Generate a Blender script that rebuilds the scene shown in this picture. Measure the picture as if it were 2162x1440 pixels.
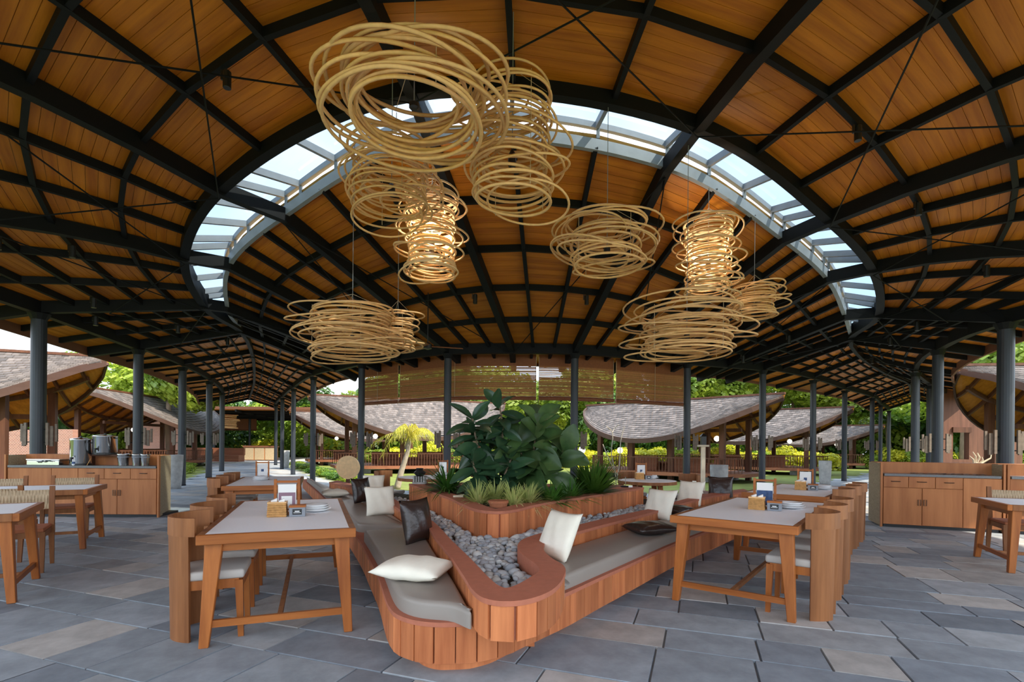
import bpy, bmesh, math, random
from mathutils import Vector, Matrix
random.seed(7)
R = math.radians
for o in list(bpy.data.objects): bpy.data.objects.remove(o)
sc = bpy.context.scene
C = sc.collection
# ------------------------------------------------------------ camera, sky, sun, exposure
F = 1081.0; HZ = 939.0; CX = 1081.0; CAMH = 1.36; ROLL = R(0.5)
cam_d = bpy.data.cameras.new('camera'); cam = bpy.data.objects.new('camera', cam_d); C.objects.link(cam)
cam_d.sensor_width = 36.0; cam_d.lens = 36.0 * F / 2162.0
cam_d.shift_y = (HZ - 720.0) / 2162.0
cam_d.clip_end = 500
_r = Vector((math.cos(ROLL), 0, math.sin(ROLL))); _u = Vector((-math.sin(ROLL), 0, math.cos(ROLL))); _f = Vector((0, 1, 0))
mw = Matrix(((_r.x, _u.x, 0, 0), (0, 0, -1, 0), (_r.z, _u.z, 0, CAMH), (0, 0, 0, 1)))
cam.matrix_world = mw
sc.camera = cam
sc.view_settings.view_transform = 'Standard'; sc.view_settings.look = 'None'
sc.view_settings.gamma = 1.0; sc.view_settings.use_curve_mapping = False
sc.view_settings.exposure = 1.75
w = bpy.data.worlds.new('sky'); sc.world = w; w.use_nodes = True
nt = w.node_tree; nt.nodes.clear()
tc = nt.nodes.new('ShaderNodeTexCoord'); sp = nt.nodes.new('ShaderNodeSeparateXYZ')
rp = nt.nodes.new('ShaderNodeValToRGB'); nz = nt.nodes.new('ShaderNodeTexNoise'); cr = nt.nodes.new('ShaderNodeValToRGB')
mx = nt.nodes.new('ShaderNodeMix'); mx.data_type = 'RGBA'
bg = nt.nodes.new('ShaderNodeBackground'); wo = nt.nodes.new('ShaderNodeOutputWorld')
nt.links.new(tc.outputs['Generated'], sp.inputs[0]); nt.links.new(sp.outputs['Z'], rp.inputs[0])
rp.color_ramp.elements[0].position = 0.0; rp.color_ramp.elements[0].color = (.60, .74, .90, 1)
rp.color_ramp.elements[1].position = 0.9; rp.color_ramp.elements[1].color = (.42, .60, .86, 1)
nz.inputs['Scale'].default_value = 2.6; nz.inputs['Detail'].default_value = 5
nt.links.new(tc.outputs['Generated'], nz.inputs['Vector'])
cr.color_ramp.elements[0].position = .42; cr.color_ramp.elements[1].position = .66
nt.links.new(nz.outputs['Fac'], cr.inputs[0]); nt.links.new(cr.outputs[0], mx.inputs['Factor'])
nt.links.new(rp.outputs[0], mx.inputs['A']); mx.inputs['B'].default_value = (.90, .92, .95, 1)
nt.links.new(mx.outputs['Result'], bg.inputs[0]); bg.inputs[1].default_value = .98
nt.links.new(bg.outputs[0], wo.inputs[0])
sun_d = bpy.data.lights.new('sun', 'SUN'); sun = bpy.data.objects.new('sun', sun_d); C.objects.link(sun)
sun_d.energy = 2.6; sun_d.angle = R(1.2); sun_d.color = (1.0, .90, .74)
sun.rotation_euler = Vector((.58, -.34, .71)).to_track_quat('Z', 'Y').to_euler()
sun.location = (30, -30, 40)

# ------------------------------------------------------------ pixel helpers
def ray(x, y):
    return _f + _r * ((x - CX) / F) + _u * ((HZ - y) / F)
def PD(x, y, d):
    return Vector((0, 0, CAMH)) + ray(x, y) * d
def PZ(x, y, z):
    v = ray(x, y); t = (z - CAMH) / v.z
    return Vector((0, 0, CAMH)) + v * t
def scr(p):
    q = Vector(p) - Vector((0, 0, CAMH)); d = q.y
    if d < .2: return None
    return (CX + F * q.dot(_r) / d, HZ - F * q.dot(_u) / d, d)

# ------------------------------------------------------------ materials
MAT = {}
def _base(name):
    m = bpy.data.materials.new(name); m.use_nodes = True
    n = m.node_tree; b = n.nodes['Principled BSDF']; MAT[name] = m
    return m, n, b
def plain(name, col, rough=.6, metal=0.0, var=.12, scale=6.0, bump=0.0, rnd=.12, spec=.35):
    m, n, b = _base(name)
    b.inputs['Roughness'].default_value = rough; b.inputs['Metallic'].default_value = metal
    b.inputs['Specular IOR Level'].default_value = spec
    tcn = n.nodes.new('ShaderNodeTexCoord'); no = n.nodes.new('ShaderNodeTexNoise')
    no.inputs['Scale'].default_value = scale; no.inputs['Detail'].default_value = 5
    n.links.new(tcn.outputs['Object'], no.inputs['Vector'])
    mr = n.nodes.new('ShaderNodeMapRange'); mr.inputs['To Min'].default_value = 1 - var * 1.6; mr.inputs['To Max'].default_value = 1 + var * 1.6
    n.links.new(no.outputs['Fac'], mr.inputs[0])
    oi = n.nodes.new('ShaderNodeObjectInfo'); m2 = n.nodes.new('ShaderNodeMapRange')
    m2.inputs['To Min'].default_value = 1 - rnd; m2.inputs['To Max'].default_value = 1 + rnd
    n.links.new(oi.outputs['Random'], m2.inputs[0])
    mu = n.nodes.new('ShaderNodeMath'); mu.operation = 'MULTIPLY'
    n.links.new(mr.outputs[0], mu.inputs[0]); n.links.new(m2.outputs[0], mu.inputs[1])
    vm = n.nodes.new('ShaderNodeVectorMath'); vm.operation = 'SCALE'; vm.inputs[0].default_value = col[:3]
    n.links.new(mu.outputs[0], vm.inputs['Scale']); n.links.new(vm.outputs[0], b.inputs['Base Color'])
    if bump:
        bp = n.nodes.new('ShaderNodeBump'); bp.inputs['Strength'].default_value = bump; bp.inputs['Distance'].default_value = .02
        n.links.new(no.outputs['Fac'], bp.inputs['Height']); n.links.new(bp.outputs[0], b.inputs['Normal'])
    return m
def wood(name, c1, c2, rough=.5, axis='X', scale=1.0, rnd=.15, coords='Object', spec=.3):
    """streaky wood grain; axis is the direction of the grain"""
    m, n, b = _base(name)
    b.inputs['Roughness'].default_value = rough; b.inputs['Specular IOR Level'].default_value = spec
    tcn = n.nodes.new('ShaderNodeTexCoord'); mp = n.nodes.new('ShaderNodeMapping')
    s = [14.0 * scale] * 3; s['XYZ'.index(axis)] = 1.1 * scale
    mp.inputs['Scale'].default_value = s
    oi = n.nodes.new('ShaderNodeObjectInfo')
    ad = n.nodes.new('ShaderNodeVectorMath'); ad.operation = 'ADD'
    cb = n.nodes.new('ShaderNodeCombineXYZ'); mk_ = n.nodes.new('ShaderNodeMath'); mk_.operation = 'MULTIPLY'; mk_.inputs[1].default_value = 37.0
    n.links.new(oi.outputs['Random'], mk_.inputs[0])
    for i in range(3): n.links.new(mk_.outputs[0], cb.inputs[i])
    n.links.new(tcn.outputs[coords], ad.inputs[0]); n.links.new(cb.outputs[0], ad.inputs[1])
    n.links.new(ad.outputs[0], mp.inputs['Vector'])
    no = n.nodes.new('ShaderNodeTexNoise'); no.inputs['Scale'].default_value = 1.0; no.inputs['Detail'].default_value = 6; no.inputs['Roughness'].default_value = .62
    n.links.new(mp.outputs[0], no.inputs['Vector'])
    rmp = n.nodes.new('ShaderNodeValToRGB')
    rmp.color_ramp.elements[0].position = .3; rmp.color_ramp.elements[0].color = (*c1, 1)
    rmp.color_ramp.elements[1].position = .72; rmp.color_ramp.elements[1].color = (*c2, 1)
    n.links.new(no.outputs['Fac'], rmp.inputs[0])
    m2 = n.nodes.new('ShaderNodeMapRange'); m2.inputs['To Min'].default_value = 1 - rnd; m2.inputs['To Max'].default_value = 1 + rnd
    n.links.new(oi.outputs['Random'], m2.inputs[0])
    vm = n.nodes.new('ShaderNodeVectorMath'); vm.operation = 'SCALE'
    n.links.new(rmp.outputs[0], vm.inputs[0]); n.links.new(m2.outputs[0], vm.inputs['Scale'])
    n.links.new(vm.outputs[0], b.inputs['Base Color'])
    bp = n.nodes.new('ShaderNodeBump'); bp.inputs['Strength'].default_value = .15; bp.inputs['Distance'].default_value = .004
    n.links.new(no.outputs['Fac'], bp.inputs['Height']); n.links.new(bp.outputs[0], b.inputs['Normal'])
    return m
def tinted(name, rough=.7, var=.2, scale=5.0, bump=.3, dist=.01, spec=.3, mul=(1, 1, 1)):
    """colour from the face attribute 'tint' times noise (stones, shingles, slats)"""
    m, n, b = _base(name)
    b.inputs['Roughness'].default_value = rough; b.inputs['Specular IOR Level'].default_value = spec
    at = n.nodes.new('ShaderNodeAttribute'); at.attribute_name = 'tint'
    tcn = n.nodes.new('ShaderNodeTexCoord'); no = n.nodes.new('ShaderNodeTexNoise')
    no.inputs['Scale'].default_value = scale; no.inputs['Detail'].default_value = 7; no.inputs['Roughness'].default_value = .65
    n.links.new(tcn.outputs['Object'], no.inputs['Vector'])
    mr = n.nodes.new('ShaderNodeMapRange'); mr.inputs['From Min'].default_value = .25; mr.inputs['From Max'].default_value = .75
    mr.inputs['To Min'].default_value = 1 - var; mr.inputs['To Max'].default_value = 1 + var
    n.links.new(no.outputs['Fac'], mr.inputs[0])
    vm = n.nodes.new('ShaderNodeVectorMath'); vm.operation = 'SCALE'
    n.links.new(at.outputs['Color'], vm.inputs[0]); n.links.new(mr.outputs[0], vm.inputs['Scale'])
    n.links.new(vm.outputs[0], b.inputs['Base Color'])
    if bump:
        bp = n.nodes.new('ShaderNodeBump'); bp.inputs['Strength'].default_value = bump; bp.inputs['Distance'].default_value = dist
        n.links.new(no.outputs['Fac'], bp.inputs['Height']); n.links.new(bp.outputs[0], b.inputs['Normal'])
    return m
def foliage(name, c1, c2, trans=.3, rough=.5):
    m, n, b = _base(name)
    oi = n.nodes.new('ShaderNodeObjectInfo'); tcn = n.nodes.new('ShaderNodeTexCoord'); no = n.nodes.new('ShaderNodeTexNoise')
    no.inputs['Scale'].default_value = 1.3; no.inputs['Detail'].default_value = 4
    n.links.new(tcn.outputs['Object'], no.inputs['Vector'])
    rmp = n.nodes.new('ShaderNodeValToRGB'); rmp.color_ramp.elements[0].position = .35; rmp.color_ramp.elements[1].position = .65
    rmp.color_ramp.elements[0].color = (*c1, 1); rmp.color_ramp.elements[1].color = (*c2, 1)
    n.links.new(no.outputs['Fac'], rmp.inputs[0])
    m2 = n.nodes.new('ShaderNodeMapRange'); m2.inputs['To Min'].default_value = .8; m2.inputs['To Max'].default_value = 1.2
    n.links.new(oi.outputs['Random'], m2.inputs[0])
    vm = n.nodes.new('ShaderNodeVectorMath'); vm.operation = 'SCALE'
    n.links.new(rmp.outputs[0], vm.inputs[0]); n.links.new(m2.outputs[0], vm.inputs['Scale'])
    n.links.new(vm.outputs[0], b.inputs['Base Color']); b.inputs['Roughness'].default_value = rough
    tr = n.nodes.new('ShaderNodeBsdfTranslucent'); n.links.new(vm.outputs[0], tr.inputs[0])
    ms = n.nodes.new('ShaderNodeMixShader'); ms.inputs[0].default_value = trans
    out = n.nodes['Material Output']
    n.links.new(b.outputs[0], ms.inputs[1]); n.links.new(tr.outputs[0], ms.inputs[2]); n.links.new(ms.outputs[0], out.inputs[0])
    return m
def glass(name, tint=(.93, .96, .98), gloss=.08):
    m, n, b = _base(name); n.nodes.remove(b)
    t = n.nodes.new('ShaderNodeBsdfTransparent'); t.inputs[0].default_value = (*tint, 1)
    g = n.nodes.new('ShaderNodeBsdfGlossy'); g.inputs['Roughness'].default_value = .05
    ms = n.nodes.new('ShaderNodeMixShader'); ms.inputs[0].default_value = gloss
    n.links.new(t.outputs[0], ms.inputs[1]); n.links.new(g.outputs[0], ms.inputs[2]); n.links.new(ms.outputs[0], n.nodes['Material Output'].inputs[0])
    return m
wood('ceil', (.33, .090, .005), (.61, .208, .013), rough=.5, axis='X', scale=.55, rnd=.10)
plain('ceil_back', (.72, .42, .15), rough=.7)
plain('steel', (.007, .0075, .009), rough=.6, spec=.18, rnd=.05)
plain('column', (.026, .031, .041), rough=.38, spec=.45, rnd=.05)
plain('grey_steel', (.24, .26, .29), rough=.45, spec=.4, rnd=.03)
glass('sky_glass', (.40, .47, .52))
plain('fascia', (.15, .060, .030), rough=.6)
plain('render_cap', (.44, .150, .088), rough=.75, scale=22, var=.10, bump=.12, rnd=.02)
wood('clad', (.36, .100, .034), (.66, .235, .088), rough=.5, axis='Z', scale=.8, rnd=.24)
wood('teak', (.25, .066, .012), (.50, .165, .036), rough=.42, axis='X', scale=.9, rnd=.12)
wood('teak_v', (.25, .066, .012), (.50, .165, .036), rough=.42, axis='Z', scale=.9, rnd=.12)
wood('teak_dull', (.19, .066, .020), (.38, .150, .052), rough=.5, axis='Z', scale=.9, rnd=.15)
wood('counter', (.34, .115, .036), (.52, .205, .072), rough=.45, axis='Z', scale=.6, rnd=.06)
plain('laminate', (.90, .90, .93), rough=.5, var=.03, scale=60, rnd=.02, spec=.4)
plain('leather', (.30, .265, .235), rough=.42, var=.05, scale=3, rnd=.03, spec=.4)
plain('seat_pad', (.50, .46, .42), rough=.45, var=.04, rnd=.03)
plain('canvas', (.88, .83, .71), rough=.8, var=.06, scale=9, bump=.25, rnd=.05)
plain('brown_leather', (.030, .018, .016), rough=.28, var=.2, scale=7, bump=.6, rnd=.06, spec=.6)
plain('rattan', (.80, .48, .21), rough=.5, var=.16, scale=14, rnd=.16)
plain('pale_rattan', (.80, .53, .27), rough=.5, var=.16, scale=14, rnd=.1)
plain('wicker', (.52, .27, .085), rough=.6, var=.3, scale=40, bump=.5)
plain('rope', (.55, .42, .27), rough=.75, var=.2, scale=30)
tinted('slate', rough=.62, var=.30, scale=4.2, bump=.35, dist=.006)
plain('grout', (.26, .27, .275), rough=.9)
tinted('pebble', rough=.7, var=.22, scale=16, bump=.3)
plain('stone', (.42, .42, .41), rough=.85, var=.25, scale=9, bump=.6)
tinted('shingle', rough=.8, var=.3, scale=6, bump=.4)
wood('pav_ceiling', (.38, .14, .015), (.62, .26, .035), rough=.6, axis='Y', scale=.6)
wood('pav_wood', (.070, .026, .014), (.145, .058, .030), rough=.6, axis='Z', scale=.7)
wood('recep', (.10, .042, .026), (.20, .085, .05), rough=.6, axis='Z', scale=.6)
wood('deck', (.20, .072, .035), (.34, .13, .065), rough=.6, axis='X', scale=.7)
tinted('bamboo', rough=.55, var=.15, scale=20, bump=0)
plain('lawn', (.16, .19, .035), rough=.9, var=.3, scale=2.5, bump=.4, rnd=0)
plain('soil', (.05, .035, .025), rough=.95)
foliage('leaf_tree', (.10, .20, .02), (.38, .46, .05), trans=.4)
foliage('leaf_dark', (.03, .09, .015), (.12, .24, .03), trans=.3)
foliage('leaf_yellow', (.42, .46, .02), (.75, .66, .04), trans=.4)
foliage('leaf_rubber', (.018, .055, .028), (.055, .120, .050), trans=.12, rough=.28)
foliage('leaf_fig', (.030, .078, .024), (.110, .190, .055), trans=.18, rough=.4)
foliage('leaf_spider', (.36, .48, .09), (.85, .82, .40), trans=.3)
foliage('leaf_fern', (.03, .12, .015), (.12, .28, .04), trans=.3)
foliage('leaf_palm', (.40, .42, .04), (.70, .62, .10), trans=.4)
plain('bark', (.22, .16, .11), rough=.9, var=.3, scale=12, bump=.6)
plain('pale_bark', (.34, .29, .23), rough=.9, var=.25, scale=10, bump=.5)
plain('black', (.012, .012, .013), rough=.4, spec=.5)
plain('chrome', (.75, .75, .74), rough=.14, metal=1.0, var=.03, rnd=.03)
plain('ceramic', (.82, .83, .84), rough=.22, var=.02, rnd=.02, spec=.5)
plain('paper', (.85, .85, .84), rough=.7, var=.02, rnd=.02)
plain('print_mauve', (.30, .18, .24), rough=.6, var=.1)
plain('print_blue', (.045, .085, .20), rough=.6, var=.6, scale=30)
plain('granite', (.16, .16, .165), rough=.3, var=.2, scale=60, spec=.5)
plain('terracotta', (.38, .13, .06), rough=.8)
plain('rattan_weave', (.40, .31, .19), rough=.7, var=.35, scale=45, bump=.4)
m, n, b = _base('brick'); b.inputs['Roughness'].default_value = .85
tb_ = n.nodes.new('ShaderNodeTexBrick'); tb_.inputs['Color1'].default_value = (.34, .13, .085, 1); tb_.inputs['Color2'].default_value = (.25, .09, .06, 1); tb_.inputs['Mortar'].default_value = (.40, .34, .30, 1)
tb_.inputs['Scale'].default_value = 4.0; tb_.inputs['Mortar Size'].default_value = .03
tc_ = n.nodes.new('ShaderNodeTexCoord'); mp_ = n.nodes.new('ShaderNodeMapping'); mp_.inputs['Rotation'].default_value = (R(90), 0, 0)
n.links.new(tc_.outputs['Object'], mp_.inputs[0]); n.links.new(mp_.outputs[0], tb_.inputs['Vector']); n.links.new(tb_.outputs[0], b.inputs['Base Color'])
plain('pav_fascia', (.062, .030, .020), rough=.7)
plain('driftwood', (.70, .58, .42), rough=.8, var=.2)
plain('grey_wood', (.17, .13, .10), rough=.8, var=.3, scale=18)
m, n, b = _base('globe'); b.inputs['Base Color'].default_value = (.9, .88, .82, 1); b.inputs['Roughness'].default_value = .5
b.inputs['Emission Color'].default_value = (1, .93, .8, 1); b.inputs['Emission Strength'].default_value = .35

# ------------------------------------------------------------ mesh builder
class MB:
    def __init__(s): s.v = []; s.f = []; s.t = []; s.cur = (.5, .5, .5)
    def tint(s, c): s.cur = c; return s
    def add(s, vs, fs):
        k = len(s.v); s.v += [tuple(p) for p in vs]
        for f in fs: s.f.append(tuple(i + k for i in f)); s.t.append(s.cur)
        return s
    def quad(s, a, b, c, d): return s.add([a, b, c, d], [(0, 1, 2, 3)])
    def box(s, x0, x1, y0, y1, z0, z1):
        return s.add([(x0,y0,z0),(x1,y0,z0),(x1,y1,z0),(x0,y1,z0),(x0,y0,z1),(x1,y0,z1),(x1,y1,z1),(x0,y1,z1)],
                     [(0,3,2,1),(4,5,6,7),(0,1,5,4),(1,2,6,5),(2,3,7,6),(3,0,4,7)])
    def obox(s, c, ax, ay, az):
        c = Vector(c); ax = Vector(ax); ay = Vector(ay); az = Vector(az)
        vs = [c + ax*i + ay*j + az*k for k in (-1, 1) for (i, j) in ((-1,-1),(1,-1),(1,1),(-1,1))]
        return s.add(vs, [(0,3,2,1),(4,5,6,7),(0,1,5,4),(1,2,6,5),(2,3,7,6),(3,0,4,7)])
    def taper(s, b, t, wb, db, wt, dt):
        b = Vector(b); t = Vector(t)
        vs = [b + Vector((i*wb/2, j*db/2, 0)) for (i, j) in ((-1,-1),(1,-1),(1,1),(-1,1))] + [t + Vector((i*wt/2, j*dt/2, 0)) for (i, j) in ((-1,-1),(1,-1),(1,1),(-1,1))]
        return s.add(vs, [(0,3,2,1),(4,5,6,7),(0,1,5,4),(1,2,6,5),(2,3,7,6),(3,0,4,7)])
    def beam(s, pts, w, h, drop=0.0, closed=False):
        """rectangular section swept along pts; top face at the path minus drop, hangs down by h"""
        pts = [Vector(p) for p in pts]; n = len(pts); vs = []; fs = []
        for i, p in enumerate(pts):
            a = pts[i-1] if (i > 0 or closed) else p; b = pts[(i+1) % n] if (i < n-1 or closed) else p
            d = (b - a); d = d.normalized() if d.length > 1e-6 else Vector((1, 0, 0))
            sd = d.cross(Vector((0, 0, 1)))
            sd = sd.normalized() if sd.length > 1e-4 else Vector((1, 0, 0))
            up = sd.cross(d).normalized()
            t = p - up * drop
            vs += [t - sd*w/2, t + sd*w/2, t + sd*w/2 - up*h, t - sd*w/2 - up*h]
        m = n if closed else n - 1
        for i in range(m):
            a = 4*i; b = 4*((i+1) % n)
            for j in range(4): k = (j+1) % 4; fs.append((a+j, a+k, b+k, b+j))
        if not closed: fs += [(3, 2, 1, 0), (4*n-4, 4*n-3, 4*n-2, 4*n-1)]
        return s.add(vs, fs)
    def tube(s, pts, r, n=6, closed=False):
        pts = [Vector(p) for p in pts]; N = len(pts); vs = []; fs = []
        rr = r if isinstance(r, (list, tuple)) else [r]*N
        d0 = (pts[1]-pts[0]).normalized(); ref = Vector((0, 0, 1)) if abs(d0.z) < .9 else Vector((1, 0, 0))
        for i, p in enumerate(pts):
            a = pts[i-1] if (i > 0 or closed) else p; b = pts[(i+1) % N] if (i < N-1 or closed) else p
            d = (b-a).normalized(); sd = d.cross(ref)
            if sd.length < 1e-3: sd = d.cross(Vector((0, 1, .1)))
            sd.normalize(); up = sd.cross(d).normalized()
            for k in range(n):
                q = 2*math.pi*k/n; vs.append(p + (sd*math.cos(q) + up*math.sin(q))*rr[i])
        m = N if closed else N-1
        for i in range(m):
            j = (i+1) % N
            for k in range(n): l = (k+1) % n; fs.append((i*n+k, i*n+l, j*n+l, j*n+k))
        if not closed: fs += [tuple(range(n-1, -1, -1)), tuple(range((N-1)*n, N*n))]
        return s.add(vs, fs)
    def lathe(s, prof, n=16, c=(0, 0, 0)):
        vs = []; fs = []; N = len(prof)
        for (r, z) in prof:
            for k in range(n): q = 2*math.pi*k/n; vs.append((c[0]+r*math.cos(q), c[1]+r*math.sin(q), c[2]+z))
        for i in range(N-1):
            for k in range(n): l = (k+1) % n; fs.append((i*n+k, i*n+l, (i+1)*n+l, (i+1)*n+k))
        fs += [tuple(range(n-1, -1, -1)), tuple(range((N-1)*n, N*n))]
        return s.add(vs, fs)
    def prism(s, out, z0, z1):
        n = len(out)
        vs = [(p[0], p[1], z0) for p in out] + [(p[0], p[1], z1) for p in out]
        return s.add(vs, [tuple(range(n-1, -1, -1)), tuple(range(n, 2*n))] + [(i, (i+1) % n, n+(i+1) % n, n+i) for i in range(n)])
    def mesh(s, name, mat, smooth=False, bevel=0.0, seg=2, tri=False):
        me = bpy.data.meshes.new(name); me.from_pydata(s.v, [], s.f)
        if len(set(s.t)) > 1 or (s.t and s.t[0] != (.5, .5, .5)):
            at = me.attributes.new('tint', 'FLOAT_COLOR', 'CORNER'); buf = []
            for p, t in zip(s.f, s.t): buf += list((*t, 1.0)) * len(p)
            at.data.foreach_set('color', buf)
        if bevel or tri:
            bm = bmesh.new(); bm.from_mesh(me)
            if tri: bmesh.ops.triangulate(bm, faces=[f for f in bm.faces if len(f.verts) > 4])
            if bevel: bmesh.ops.bevel(bm, geom=[e for e in bm.edges if len(e.link_faces) == 2 and e.calc_face_angle(0) > .6], offset=bevel, segments=seg, affect='EDGES', profile=.5)
            bm.to_mesh(me); bm.free()
        if smooth: me.polygons.foreach_set('use_smooth', [True]*len(me.polygons))
        me.materials.append(MAT[mat] if isinstance(mat, str) else mat)
        me.update(); return me
def obj(name, me, parent=None):
    o = bpy.data.objects.new(name, me); C.objects.link(o)
    if parent is not None: o.parent = parent
    return o
def part(name, mb, mat, parent=None, smooth=False, bevel=0.0, seg=2, tri=False, world=False, kind=None):
    o = obj(name, mb.mesh(name, mat, smooth, bevel, seg, tri), parent)
    if world and parent is not None: o.location = -parent.location
    if kind: o['kind'] = kind
    return o
def tag(o, label, cat, group=None):
    o['label'] = label; o['category'] = cat
    if group: o['group'] = group
    return o
def thing(name, label, cat, loc=(0, 0, 0), rz=0.0, group=None):
    o = bpy.data.objects.new(name, None); C.objects.link(o); o.location = loc; o.rotation_euler = (0, 0, rz); o.empty_display_size = .1
    return tag(o, label, cat, group)
def struct(name, mb=None, mat=None, **k):
    if mb is None:
        o = bpy.data.objects.new(name, None); C.objects.link(o)
    else: o = part(name, mb, mat, **k)
    o['kind'] = 'structure'; return o
def dup(root, loc, rz, label=None, group=None):
    r = root.copy(); C.objects.link(r); r.location = loc; r.rotation_euler = (0, 0, rz)
    if label: r['label'] = label
    if group: r['group'] = group
    for ch in list(root.children):
        c = ch.copy(); C.objects.link(c); c.parent = r
        for g in ch.children:
            d = g.copy(); C.objects.link(d); d.parent = c
    return r
def crom(P, n, closed=False):
    """centripetal Catmull-Rom through P, n samples per span"""
    P = [Vector(p) for p in P]; out = []
    for i in range(len(P)-1):
        p1, p2 = P[i], P[i+1]
        p0 = P[i-1] if i > 0 else p1*2-p2; p3 = P[i+2] if i+2 < len(P) else p2*2-p1
        t = [0.0]
        for a, b in ((p0, p1), (p1, p2), (p2, p3)): t.append(t[-1] + max((b-a).length, 1e-4)**.5)
        for k in range(n):
            u = t[1] + (t[2]-t[1])*k/n
            a1 = p0*((t[1]-u)/(t[1]-t[0])) + p1*((u-t[0])/(t[1]-t[0]))
            a2 = p1*((t[2]-u)/(t[2]-t[1])) + p2*((u-t[1])/(t[2]-t[1]))
            a3 = p2*((t[3]-u)/(t[3]-t[2])) + p3*((u-t[2])/(t[3]-t[2]))
            b1 = a1*((t[2]-u)/(t[2]-t[0])) + a2*((u-t[0])/(t[2]-t[0]))
            b2 = a2*((t[3]-u)/(t[3]-t[1])) + a3*((u-t[1])/(t[3]-t[1]))
            out.append(b1*((t[2]-u)/(t[2]-t[1])) + b2*((u-t[1])/(t[2]-t[1])))
    out.append(P[-1]); return out
def resample(P, step):
    out = [P[0]]; acc = 0.0
    for a, b in zip(P[:-1], P[1:]):
        L = (b-a).length; d = step - acc
        while d <= L: out.append(a + (b-a)*(d/L)); d += step
        acc = (acc + L) % step if L < step - acc else L - (d - step)
    return out
def inpoly(x, y, P):
    c = False; j = len(P)-1
    for i in range(len(P)):
        if ((P[i][1] > y) != (P[j][1] > y)) and (x < (P[j][0]-P[i][0])*(y-P[i][1])/(P[j][1]-P[i][1]) + P[i][0]): c = not c
        j = i
    return c
# ============================================================ ROOF / CEILING
RZ = 3.92
def V(x, y, z=RZ): return Vector((x, y, z))
# frame: outer ring, skylight outer, skylight inner, inner ring
FR = [
 (V(-19.0,33.5), V(-17.8,34.6,4.40), None, V(-16.6,35.7)),
 (V(-16.2,28.6), V(-15.2,29.8,4.42), None, V(-14.3,31.0)),
 (V(-13.6,24.0), V(-12.75,25.25,4.45), None, V(-11.9,26.5)),
 (V(-11.6,19.6), V(-10.5,20.8,4.45), None, V(-9.4,22.0)),
 (V(-10.28,15.95), V(-8.64,16.97,4.46), None, V(-7.0,18.0)),
 (V(-9.5,13.0), V(-7.23,13.58,4.48), None, V(-5.7,16.5)),
 (V(-9.35,10.1,4.10), PD(433,632,11.2), PD(480,638,11.5), V(-4.45,15.1)),
 (V(-8.6,5.5,4.2), PD(390,528,9.5), PD(486,546,10.0), V(-3.1,14.1)),
 (V(-6.4,1.9,4.7), PD(462,383,8.17), PD(602,442,8.99), V(-1.67,13.2)),
 (V(-2.2,-.4,5.1), PD(872,175,6.75), PD(912,285,7.61), V(-.02,13.0)),  # unseen outer rings about here are raised to let in more light
 (V(3.5,.2,4.9), PD(1472,250,7.39), PD(1405,340,8.24), V(1.58,13.05)),
 (V(7.6,3.0,4.4), PD(1753,447,8.86), PD(1652,492,9.64), V(3.3,13.65)),
 (V(9.5,6.3,3.98), PD(1844,553,9.99), PD(1745,575,10.46), V(4.95,14.5)),
 (V(9.1,9.45), PD(1854,650,11.6), PD(1783,655,11.85), V(6.3,15.0)),
 (V(10.05,12.1), V(8.95,13.55,4.44), None, V(7.6,15.55)),
 (V(12.4,15.75), V(11.4,16.7,4.44), None, V(10.4,17.7)),
 (V(15.5,19.0), V(14.5,19.9,4.43), None, V(13.5,20.8)),
 (V(18.8,22.2), V(17.8,23.0,4.43), None, V(16.8,23.9)),
 (V(22.0,26.0), V(21.0,27.0,4.42), None, V(20.0,27.8)),
 (V(25.5,30.0), V(24.5,31.0,4.42), None, V(23.4,31.8)),
]
I1, I2 = 5, 14          # skylight tips
NF = len(FR); NV = 14
def stations(i):
    ro, so, si, ic = FR[i]
    si = si if si is not None else so
    so = so.copy(); si = si.copy()
    P = []
    L = Vector((ro.x-so.x, ro.y-so.y, 0)).length
    oh = 1.15 if i < 10 else .85
    t_ = FR[min(i+1, NF-1)][0] - FR[max(i-1, 0)][0]; d = Vector((t_.y, -t_.x, 0)).normalized()
    P.append(ro + d*oh + Vector((0, 0, -.22)))
    p = 1.0 + min(1.0, max(0.0, (L-3.0)/2.0))
    for k in range(5):
        t = k/5.0; q = ro.lerp(so, t); q.z = so.z - (so.z-ro.z)*((1-t)**p); P.append(q)
    P.append(so); P.append(si)
    for k in range(1, 6): P.append(si.lerp(ic, k/5.0))
    t_ = FR[min(i+1, NF-1)][3] - FR[max(i-1, 0)][3]; d = Vector((-t_.y, t_.x, 0)).normalized()
    oh = 1.25 if I1 < i < I2+2 else .75
    P.append(ic + d*oh + Vector((0, 0, -.30)))
    return P
ST = [stations(i) for i in range(NF)]
SUB = 3
GRID = [crom([ST[i][v] for i in range(NF)], SUB) for v in range(NV)]     # GRID[v][u]
NU = len(GRID[0])
FINE = [crom([ST[i][v] for i in range(NF)], 12) for v in (6, 7)]
ceiling = struct('ceiling')
def ucell(u): return (u // SUB, u % SUB)
SKY_U0, SKY_U1 = I1*SUB, I2*SUB
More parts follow.
